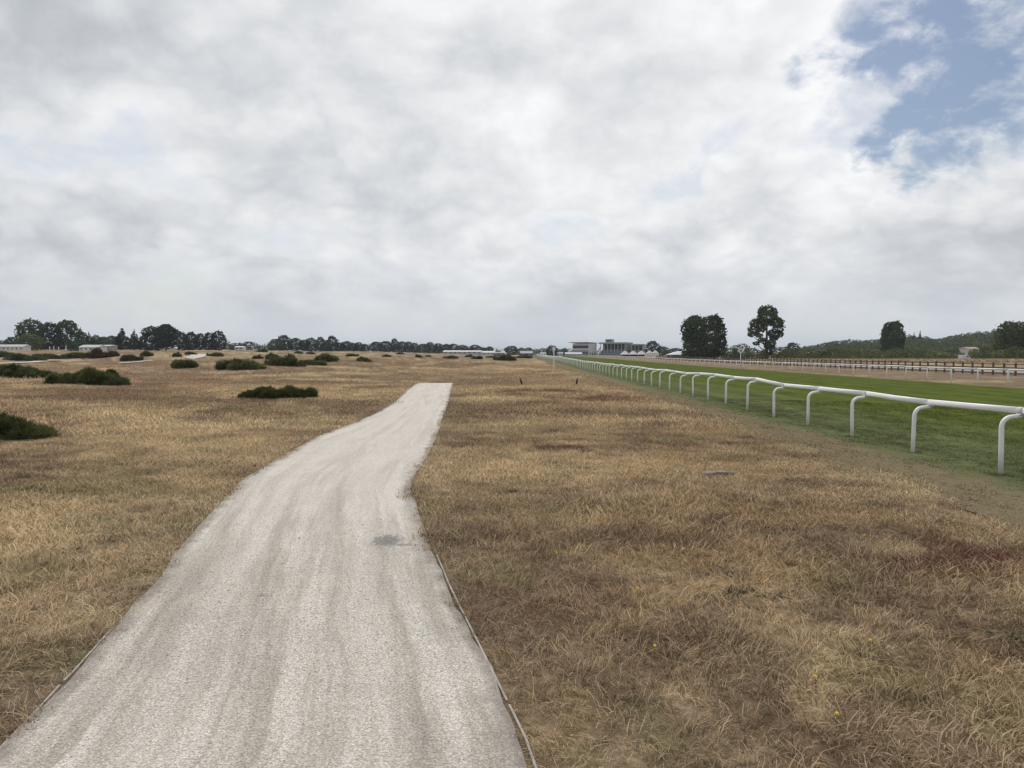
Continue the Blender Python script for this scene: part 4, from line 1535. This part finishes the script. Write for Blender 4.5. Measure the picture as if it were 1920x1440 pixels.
# hedges and scrub to the right, each shrub one can pick out
shr = [(1354, 1384, 652, 238), (1372, 1408, 645, 240), (1398, 1424, 652, 246), (1424, 1436, 656, 246), (1448, 1474, 651, 246), (1466, 1502, 656, 238), (1495, 1522, 652, 250),
       (1548, 1580, 653, 246), (1576, 1614, 652, 238), (1606, 1640, 655, 244), (1632, 1664, 657, 236), (1660, 1698, 653, 240), (1690, 1724, 657, 236), (1716, 1748, 655, 248), (1738, 1772, 658, 238), (1764, 1800, 655, 246)]
for i, (a, b, t, D) in enumerate(shr):
    tree('shrub', a, b, t, D, '%s shrub from the left in the green scrub behind the brown fence' % ORD[i], 'shrub', 'green scrub behind the brown fence', 'shrub')
tree('dshrub', 1512, 1558, 659, 222, 'very dark low bush in front of the green scrub', 'shrub', None, 'shrub')
shr = [(1818, 1850, 654, 232), (1842, 1872, 648, 226), (1862, 1890, 655, 214), (1886, 1922, 650, 212), (1910, 1945, 655, 205)]
for i, (a, b, t, D) in enumerate(shr):
    tree('shrub', a, b, t, D, '%s shrub from the left at the foot of the large right-hand tree' % ORD[i], 'shrub', 'shrubs under the large right-hand tree', 'shrub')
tree('cone', 1708, 1717, 624, 560, 'left one of two tiny pointed conifers on the wooded ridge', name='conifer_tree')
tree('cone', 1719, 1728, 622, 560, 'right one of two tiny pointed conifers on the wooded ridge', name='conifer_tree')


def mass(name, label, cat, spots, nleaf, size, mat, seed):
    """a far-off wood or hedge that reads as one mass: crowns of leaf clumps, one object"""
    g = np.random.default_rng(seed)
    VV, FF, TT, b = [], [], [], 0
    for x, y, z, w, h in spots:
        lobes = []
        for i in range(6):
            a = i * 2.4 + g.random()
            s = w * (0.26 + 0.12 * g.random())
            rr = w * 0.26 * math.sqrt(g.random())
            lobes.append((x + rr * math.cos(a), y + rr * math.sin(a), z + h * (0.25 + 0.5 * i / 5), s, s, h * 0.27))
        P, d, tn = lobe_points(g, lobes, nleaf, shell=(0.6, 1.06))
        V, F = leaf_quads(g, P, d, size)
        TT.append(np.repeat(np.clip(tn * 0.6 + 0.4 * g.random(), 0, 1), 4))
        VV.append(V); FF.append(F + b); b += len(V)
    o = bpy.data.objects.new(name, with_tint(mesh_np(name, np.concatenate(VV), np.concatenate(FF), mat), np.concatenate(TT)))
    link(o)
    tag(o, label, cat, kind='stuff')


def ridge_spots():
    prof_u = [1500, 1514, 1540, 1567, 1608, 1640, 1660, 1693, 1723, 1750, 1775, 1800, 1819, 1858, 1900, 2000]
    prof_v = [653, 650, 643, 639, 636, 638, 634, 628, 630, 634, 629, 625, 622, 618, 616, 612]
    out = []
    for D, dv in ((600, 0.0), (570, 4.0), (535, 8.0), (500, 13.0), (455, 18.0), (415, 23.0)):
        u = 1498.0 if D > 550 else 1540.0
        while u < 2760:
            w = random.uniform(8.0, 13.0)
            x, y, z = at(u, D + random.uniform(-12, 12))
            top = EYE + (VH - (np.interp(u, prof_u, prof_v) + dv + random.uniform(-1.5, 2.5))) / FPX * y
            h = max(top - z, 4.0)
            hh = min(h, 15.0)
            out.append((x, y, top - hh, w, hh))
            u += w * FPX / D * 0.55
    return out


mass('ridge_woodland', 'wooded ridge fading behind the scrub on the right', 'woodland', ridge_spots(), 300, 1.35, M['ridge'], 71)


def scrub_spots():
    out = []
    for u0, u1, D, h0, h1 in ((1290, 2700, 262, 1.6, 3.0), (1480, 2700, 215, 0.7, 1.7)):
        u = u0
        while u < u1:
            w = random.uniform(3.0, 6.0)
            x, y, z = at(u, D + random.uniform(-8, 8))
            out.append((x, y, z, w, random.uniform(h0, h1)))
            u += w * FPX / D * 0.55
    return out


mass('low_scrub', 'low tangled green scrub along the far side of the racecourse', 'scrub', scrub_spots(), 160, 0.5, M['hedge'], 72)


def belt_spots():
    out = []
    for u0, u1, D, h0, h1 in ((-700, 440, 420, 3.0, 6.0), (430, 930, 560, 4.0, 7.5), (930, 1300, 680, 4.0, 7.0)):
        u = u0
        while u < u1:
            w = random.uniform(7, 12)
            x, y, z = at(u, D + random.uniform(-15, 15))
            out.append((x, y, z - 0.5, w, random.uniform(h0, h1)))
            u += w * FPX / D * 0.6
    return out


mass('far_tree_belt', 'low far belt of trees closing the heath along the horizon', 'woodland', belt_spots(), 130, 0.9, M['ridge'], 73)


# pale rank grass in front of the scrub
def pale_grass():
    n = 8600
    D = 172 + 34 * rng.random(n)
    u = 1440 + 900 * rng.random(n)
    x = (u - UC) / FPX * D
    z = ground(x, D)
    P = np.stack([x, D, z], 1)
    s = 2.2 + 3.4 * rng.random(n)
    rot = np.stack([rng.random(n) * .1, rng.random(n) * .1, rng.random(n) * 6.28], 1)
    scatter('rank_grass', 'stalk_far', P, rot, np.stack([s, s, s], 1), 'pale straw coloured rank grass between the brown fence and the scrub', 'grass')


make_lib('stalk_far', [tuft_mesh('stalk', 640 + i, 30, 0.30, 0.10, 0.22, 0.03, (0.2, 0.9), M['straw']) for i in range(4)])
pale_grass()


# ------------------------------------------------------------------ buildings
def thing(name, u, D, label, cat, rz=0.0, sink=0.0):
    x, y, z = at(u, D)
    r = empty(name, (x, y, z - sink), rz)
    tag(r, label, cat)
    return r, D / FPX


def white_grandstand():
    r, k = thing('grandstand', 1096, 500, 'white modern grandstand with a dark window band and overhanging roof', 'grandstand', R(-35))
    L, W = 13.0, 11.5
    MB().box(-L / 2, L / 2, -W / 2, W / 2, -0.5, 9.0).build('wall', M['white'], r)
    MB().add([(-L / 2 - 1.6, -W / 2 - 3.0, 9.6), (L / 2 + 0.4, -W / 2 - 3.0, 9.6), (L / 2 + 0.4, W / 2, 9.05), (-L / 2 - 1.6, W / 2, 9.05),
              (-L / 2 - 1.6, -W / 2 - 3.0, 10.0), (L / 2 + 0.4, -W / 2 - 3.0, 10.0), (L / 2 + 0.4, W / 2, 9.7), (-L / 2 - 1.6, W / 2, 9.7)],
             [(3, 2, 1, 0), (4, 5, 6, 7), (0, 1, 5, 4), (1, 2, 6, 5), (2, 3, 7, 6), (3, 0, 4, 7)]).build('roof', M['paleroof'], r)
    wf = MB().box(-L / 2 + 0.15, L / 2 - 0.2, -W / 2 - 0.06, -W / 2 + 0.02, 5.5, 7.7).build('window_band', M['cladding'], r)
    n = 8
    for i in range(n):
        a = -L / 2 + 0.3 + i * (L - 0.6) / n
        MB().box(a, a + (L - 0.6) / n - 0.06, -W / 2 - 0.10, -W / 2 - 0.055, 5.65, 7.55).build('pane', M['glass'], wf)
    MB().box(-L / 2 - 0.4, L / 2, -W / 2 - 1.4, -W / 2 - 0.03, 4.3, 5.0).build('balcony', M['white'], r)
    for i in range(5):
        MB().box(-L / 2, L / 2 - 0.5, -W / 2 - 5.5 + i * 1.05, -W / 2 - 4.45 + i * 1.05, -0.4, 0.9 + i * 0.55).build('seat_row', M['seats'], r)
    MB().box(-L / 2 - 0.5, L / 2, -W / 2 - 6.0, -W / 2 - 5.7, -0.4, 1.3).build('front_wall', M['cladding'], r)
    for i in range(3):
        MB().box(L / 2 - 0.02, L / 2 + 0.05, -W / 2 + 1.5 + i * 3.2, -W / 2 + 2.6 + i * 3.2, 0.2, 2.6).build('door', M['dark'], r)


def old_grandstand():
    r, k = thing('grandstand', 1155, 500, 'old concrete grandstand with a columned front and a roof-top cabin', 'grandstand', R(-28))
    L, W = 19.0, 14.0
    MB().box(-L / 2, L / 2, -W / 2 + 6.0, W / 2, -0.5, 8.6).build('back_wall', M['concrete'], r)
    MB().box(L / 2 - 0.4, L / 2, -W / 2 + 0.5, W / 2 - 0.02, -0.5, 8.55).build('side_wall', M['concrete'], r)
    MB().box(-L / 2 - 0.6, L / 2 + 0.5, -W / 2 - 1.0, W / 2 + 0.2, 8.62, 9.6).build('roof', M['greyroof'], r)
    MB().box(-L / 2 + 0.6, L / 2 - 0.6, -W / 2 + 5.9, -W / 2 + 5.98, 4.4, 8.4).build('window_band', M['dark'], r)
    for i in range(8):
        a = -L / 2 + 0.4 + i * (L - 1.2) / 7
        MB().box(a - 0.16, a + 0.16, -W / 2 + 0.4, -W / 2 + 0.8, 2.0, 8.6).build('column', M['cladding'], r)
    for i in range(7):
        MB().box(-L / 2 + 0.3, L / 2 - 0.5, -W / 2 - 3.0 + i * 1.2, -W / 2 - 1.8 + i * 1.2, -0.4, 1.0 + i * 0.62).build('terrace_step', M['seats'] if i % 2 else M['concrete'], r)
    c = MB().box(-L / 2 + 4.0, -L / 2 + 8.8, -W / 2 + 0.2, -W / 2 + 5.0, 9.62, 11.8).build('roof_cabin', M['greyroof'], r)
    MB().box(-L / 2 + 4.4, -L / 2 + 8.4, -W / 2 + 0.12, -W / 2 + 0.19, 10.5, 11.4).build('cabin_window', M['glass'], c)
    st = MB()
    st.add([(-L / 2 - 3.5, -W / 2 + 1.0, 1.2), (-L / 2 - 0.1, -W / 2 + 1.0, 5.8), (-L / 2 - 0.1, -W / 2 + 2.4, 5.8), (-L / 2 - 3.5, -W / 2 + 2.4, 1.2),
            (-L / 2 - 3.5, -W / 2 + 1.0, 1.7), (-L / 2 - 0.1, -W / 2 + 1.0, 6.3), (-L / 2 - 0.1, -W / 2 + 2.4, 6.3), (-L / 2 - 3.5, -W / 2 + 2.4, 1.7)],
           [(3, 2, 1, 0), (4, 5, 6, 7), (0, 1, 5, 4), (1, 2, 6, 5), (2, 3, 7, 6), (3, 0, 4, 7)])
    st.build('stair', M['cladding'], r)


def wing_stand():
    r, k = thing('grandstand', 1196, 492, 'low concrete wing stand with a flat roof right of the old grandstand', 'grandstand', R(-20))
    L, W = 8.6, 8.0
    MB().box(-L / 2, L / 2, -W / 2 + 3, W / 2, -0.4, 7.4).build('back_wall', M['concrete'], r)
    MB().box(L / 2 - 0.3, L / 2 + 0.01, -W / 2, W / 2 - 0.02, -0.4, 7.35).build('side_wall', M['concrete'], r)
    MB().box(-L / 2 - 0.4, L / 2 + 0.3, -W / 2 - 0.5, W / 2 + 0.1, 7.42, 8.3).build('roof', M['greyroof'], r)
    MB().box(-L / 2 + 0.5, L / 2 - 0.5, -W / 2 + 2.9, -W / 2 + 2.98, 4.2, 7.0).build('window_band', M['dark'], r)
    for i in range(4):
        a = -L / 2 + 0.3 + i * (L - 0.9) / 3
        MB().box(a - 0.14, a + 0.14, -W / 2 + 0.1, -W / 2 + 0.4, 1.0, 7.4).build('column', M['cladding'], r)
    for i in range(4):
        MB().box(-L / 2 + 0.2, L / 2 - 0.4, -W / 2 - 1.0 + i * 0.95, -W / 2 - 0.05 + i * 0.95, -0.4, 0.9 + i * 0.7).build('terrace_step', M['concrete'], r)


def peaked_tent(u, D, wpx, v_eave, v_top, label, peaks=1, side='dark', name='marquee'):
    r, k = thing(name, u, D, label, 'tent')
    z0 = r.location.z
    ze = EYE + (VH - v_eave) * k - z0
    zt = EYE + (VH - v_top) * k - z0
    w = wpx * k
    d = min(w / peaks, 8.0)
    pw = w / peaks
    for i in range(peaks):
        a = -w / 2 + i * pw
        MB().add([(a, -d / 2, ze), (a + pw, -d / 2, ze), (a + pw, d / 2, ze), (a, d / 2, ze), (a + pw * 0.42, -0.4, zt), (a + pw * 0.58, -0.4, zt), (a + pw * 0.58, 0.4, zt), (a + pw * 0.42, 0.4, zt),
                  (a, -d / 2, ze - 0.3), (a + pw, -d / 2, ze - 0.3), (a + pw, d / 2, ze - 0.3), (a, d / 2, ze - 0.3)],
                 [(0, 1, 5, 4), (1, 2, 6, 5), (2, 3, 7, 6), (3, 0, 4, 7), (4, 5, 6, 7), (8, 9, 1, 0), (9, 10, 2, 1), (10, 11, 3, 2), (11, 8, 0, 3), (11, 10, 9, 8)]).build('canopy', M['canvas'], r)
    for i in range(peaks + 1):
        a = -w / 2 + i * pw
        for yy in (-d / 2 + 0.1, d / 2 - 0.1):
            MB().tube([(a * 0.985, yy, -0.2), (a * 0.985, yy, ze - 0.1)], [0.09, 0.09], 6).build('pole', M['white'], r)
    if side == 'dark':
        MB().box(-w / 2 + 0.3, w / 2 - 0.3, d / 2 - 0.6, d / 2 - 0.4, -0.2, ze - 0.31).build('back_panel', M['dark'], r)
        for i in range(3):
            MB().box(-w * 0.35 + i * w * 0.28, -w * 0.35 + i * w * 0.28 + w * 0.14, -0.5, 0.6, -0.2, 1.0).build('table', M['dark'], r)
    else:
        MB().box(-w / 2 + 0.15, w / 2 - 0.15, -d / 2 + 0.15, d / 2 - 0.15, -0.2, ze - 0.31).build('side_panel', M['canvas'], r)


def low_building(u, D, wpx, v_eave, v_ridge, label, wall, roof, depth=7.0, axis='x', rz=0.0, windows=0, name='low_building', wmat=None, cat='building'):
    r, k = thing(name, u, D, label, cat, rz)
    z0 = r.location.z
    ze = max(EYE + (VH - v_eave) * k - z0, 1.6)
    zt = max(EYE + (VH - v_ridge) * k - z0, ze + 0.4)
    w = wpx * k
    MB().box(-w / 2, w / 2, -depth / 2, depth / 2, -0.4, ze).build('wall', wall, r)
    MB().gable(-w / 2 - 0.3, w / 2 + 0.3, -depth / 2 - 0.35, depth / 2 + 0.35, ze + 0.005, zt, axis).build('roof', roof, r)
    for i in range(windows):
        a = -w / 2 + (i + 0.5) * w / windows
        ww = min(w / windows * 0.5, 1.6)
        f = MB().box(a - ww / 2, a + ww / 2, -depth / 2 - 0.07, -depth / 2 + 0.02, ze * 0.40, ze * 0.84).build('window', M['white'], r)
        MB().box(a - ww / 2 + 0.12, a + ww / 2 - 0.12, -depth / 2 - 0.11, -depth / 2 - 0.065, ze * 0.40 + 0.12, ze * 0.84 - 0.12).build('pane', wmat or M['glass'], f)
    return r


white_grandstand()
old_grandstand()
wing_stand()
peaked_tent(1187, 440, 46, 664, 658, 'row of white peaked tents with dark openings below the old grandstand', 3)
peaked_tent(1223, 430, 22, 662, 657, 'closed white tent with two peaks right of the peaked tent row', 2, 'closed')
peaked_tent(1273, 300, 41, 664.5, 658.5, 'white pyramid-roofed marquee beside the dense dark tree pair', 1)
low_building(1075, 455, 30, 664, 660.5, 'low pale cabin with windows in front of the white grandstand', M['cladding'], M['paleroof'], 6, windows=6)
low_building(1046, 520, 18, 663, 660, 'small pale hut left of the low cabin by the white grandstand', M['cladding'], M['greyroof'], 5, windows=3)
low_building(868, 380, 70, 661.5, 657, 'long pale shed with a light metal roof at the centre of the horizon', M['cladding'], M['paleroof'], 8, windows=8)
low_building(916, 400, 22, 662, 658, 'small pale house between the long shed and the maroon hut', M['white'], M['paleroof'], 6, windows=3)
low_building(936, 330, 20, 662, 661, 'maroon panelled hut behind the big dark gorse bush', M['maroon'], M['greyroof'], 5, windows=2)
peaked_tent(943, 400, 14, 662, 656.5, 'small white tent with a sharp peak behind the maroon hut', 1, 'closed')
low_building(987, 350, 22, 662.5, 658, 'grey roofed hut left of the far end of the foreground rail', M['dark'], M['greyroof'], 6, windows=2)
low_building(1023, 540, 20, 664, 661, 'low white cabin with dark windows in front of the dark round tree', M['white'], M['paleroof'], 5, windows=4)
low_building(24, 250, 56, 650, 646, 'long white mobile home with a row of windows at the left edge', M['white'], M['cladding'], 4, windows=7, name='mobile_home')
low_building(176, 255, 34, 651.5, 646.5, 'pale green roofed hut with white trim between the left trees', M['white'], M['greenroof'], 6, windows=4)
low_building(206, 262, 16, 652, 648, 'small hut with a pale roof right of the green roofed hut', M['concrete'], M['paleroof'], 5, windows=2)
low_building(451.5, 330, 15, 654.5, 653, 'low white box-like cabin alone on the far heath', M['white'], M['white'], 4, windows=2)
low_building(1816, 345, 20, 654, 650.5, 'house with a pinkish tiled roof behind the right-hand scrub', M['cladding'], M['pinkroof'], 7, windows=3)
for i, (u, h) in enumerate(((94, 1.5), (102, 1.7), (111, 1.4), (125, 1.8))):
    x, y, z = at(u, 240)
    r = empty('white_post', (x, y, z))
    tag(r, '%s white post from the left under the big left-hand trees' % ORD[i], 'post', 'white posts under the left trees')
    MB().tube([(0, 0, -0.2), (0, 0, h)], [0.14, 0.13], 8).build('shaft', M['white'], r)
    MB().tube([(0, 0, h), (0, 0, h + 0.10)], [0.17, 0.06], 8).build('cap', M['white'], r)


def van():
    r, k = thing('van', 1808, 198, 'white van half hidden in the scrub behind the brown fence', 'van', R(8))
    b = MB()
    L, W = 2.6, 1.7
    pr = [(-L / 2, 0.35), (L / 2, 0.35), (L / 2, 0.95), (L / 2 - 0.35, 1.05), (L / 2 - 0.75, 1.72), (-L / 2 + 0.1, 1.75), (-L / 2, 1.6)]
    b.loft([[(x, -W / 2, z) for x, z in pr], [(x, W / 2, z) for x, z in pr]])
    b.build('body', M['white'], r)
    MB().box(L / 2 - 1.35, L / 2 - 0.80, -W / 2 - 0.02, -W / 2 + 0.01, 1.1, 1.55).build('side_window', M['glass'], r)
    for x in (-L / 2 + 0.5, L / 2 - 0.5):
        for y in (-W / 2, W / 2):
            MB().tube([(x, y - 0.09, 0.30), (x, y + 0.09, 0.30)], [0.30, 0.30], 14).build('wheel', M['tyre'], r)


van()


# ------------------------------------------------------------------ small things on the heath
def bird(u, v, label, face, pitch):
    x, y, z = hit(u, v, 10, 60)
    r = empty('bird', (x, y, z + 0.05), face)
    tag(r, label, 'bird')
    mb = MB()
    ax = [(-0.17, 0, 0.02), (-0.10, 0, 0.065), (-0.02, 0, 0.12), (0.05, 0, 0.165), (0.09, 0, 0.20), (0.12, 0, 0.232), (0.155, 0, 0.26), (0.175, 0, 0.232)]
    ax = [(a * math.cos(pitch) - (c - .1) * math.sin(pitch), b, .1 + a * math.sin(pitch) + (c - .1) * math.cos(pitch)) for a, b, c in ax]
    mb.tube(ax, [0.012, 0.035, 0.058, 0.055, 0.040, 0.036, 0.030, 0.012], 10)
    mb.build('body', M['feather'], r, True)
    h = Vector(ax[-1])
    MB().tube([h - Vector((0.012, 0, 0)), h + Vector((0.045, 0, -0.008))], [0.012, 0.002], 6).build('beak', M['feather'], r)
    for s in (-1, 1):
        MB().tube([(0, s * 0.02, 0.07), (0.01, s * 0.022, -0.055)], [0.008, 0.005], 5).build('leg', M['feather'], r)


bird(977, 722, 'small black bird standing in the dry grass, nearer to the path', R(150), 0.5)
bird(1082, 722.5, 'small black bird standing upright in the dry grass, nearer to the rail', R(15), 0.75)


def slab():
    x, y, z = hit(1345, 893, 5, 30)
    r = empty('broken_slab', (x, y, z - 0.012), R(12))
    tag(r, 'grey broken slab lying half sunken in the grass left of the rail', 'slab')
    g = np.random.default_rng(5)
    for k, (cx, cy, a, b, tilt) in enumerate(((-0.11, 0.0, 0.11, 0.10, 0.10), (0.09, 0.03, 0.12, 0.10, -0.03), (0.22, -0.05, 0.06, 0.07, 0.06))):
        n = 8
        o = [(cx + a * (0.8 + .35 * g.random()) * math.cos(t), cy + b * (0.8 + .35 * g.random()) * math.sin(t)) for t in np.linspace(0, 2 * math.pi, n, endpoint=False)]
        MB().loft([[(px, q, -0.05 + tilt * (px - cx)) for px, q in o], [(px, q, 0.055 + tilt * (px - cx)) for px, q in o], [(cx + (px - cx) * .93, cy + (q - cy) * .93, 0.066 + tilt * (px - cx)) for px, q in o]]).build('slab_piece', M['slab'], r)


slab()


def litter():
    x, y, z = hit(41, 819, 6, 30)
    mb = MB()
    g = np.random.default_rng(8)
    rings = []
    for i, h in enumerate((0.0, 0.035, 0.07, 0.10)):
        rings.append([((0.045 + 0.02 * g.random()) * math.cos(t) * (1 - .15 * i), (0.035 + .02 * g.random()) * math.sin(t), h + .012 * g.random()) for t in np.linspace(0, 2 * math.pi, 8, endpoint=False)])
    mb.loft(rings)
    o = mb.build('litter', M['tin'], None, loc=(x, y, z + 0.04))
    tag(o, 'scrap of crumpled white litter in front of the nearest gorse bush', 'litter')


litter()

FLOW = [(1540, 1306, 'yellow flower nearest the bottom edge, brightest one in the right-hand grass'), (1582, 1381, 'yellow flower low in the grass near the bottom edge'), (1643, 1232, 'small yellow flower in the right-hand grass above the brightest one'),
        (1044, 1056, 'pair-like orange-yellow flower close to the right side of the path'), (1198, 1128, 'small yellow flower right of the path beside a dark weed'), (1627, 1022, 'small yellow flower high in the right-hand grass'), (1232, 1244, 'small yellow flower among the bent stalks right of the path')]
for u, v, lab in FLOW:
    x, y, z = hit(u, v, 2, 30)
    r = empty('yellow_flower', (x, y, z), random.uniform(0, 6))
    tag(r, lab, 'flower')
    h = 0.065
    r.scale = (0.65, 0.65, 1.0)
    MB().tube([(0, 0, -0.01), (0.006, 0.004, h * 0.5), (0.0, 0.0, h)], [0.0022, 0.002, 0.0015], 5).build('stem', M['weed'], r)
    hd = MB()
    n = 12
    hd.loft([[(0.010 * math.cos(t), 0.010 * math.sin(t), h) for t in np.linspace(0, 6.283, n, endpoint=False)],
             [((0.017 if i % 2 else 0.011) * math.cos(t), (0.017 if i % 2 else 0.011) * math.sin(t), h + 0.008) for i, t in enumerate(np.linspace(0, 6.283, n, endpoint=False))],
             [(0.007 * math.cos(t), 0.007 * math.sin(t), h + 0.013) for t in np.linspace(0, 6.283, n, endpoint=False)]])
    hd.build('flower_head', M['petal'], r)


# ------------------------------------------------------------------ the air
def haze():
    m, nt, out = mat_new('haze_air')
    pv = nt.new('ShaderNodeVolumePrincipled')
    pv.inputs['Color'].default_value = (0.80, 0.88, 1.0, 1.0)
    pv.inputs['Density'].default_value = 0.00016
    pv.inputs['Anisotropy'].default_value = 0.2
    nt.l.new(pv.outputs[0], out.inputs['Volume'])
    o = MB().box(-9400, 9400, -9400, 9400, -3.0, 60.0).build('haze', m)
    tag(o, kind='stuff')


haze()
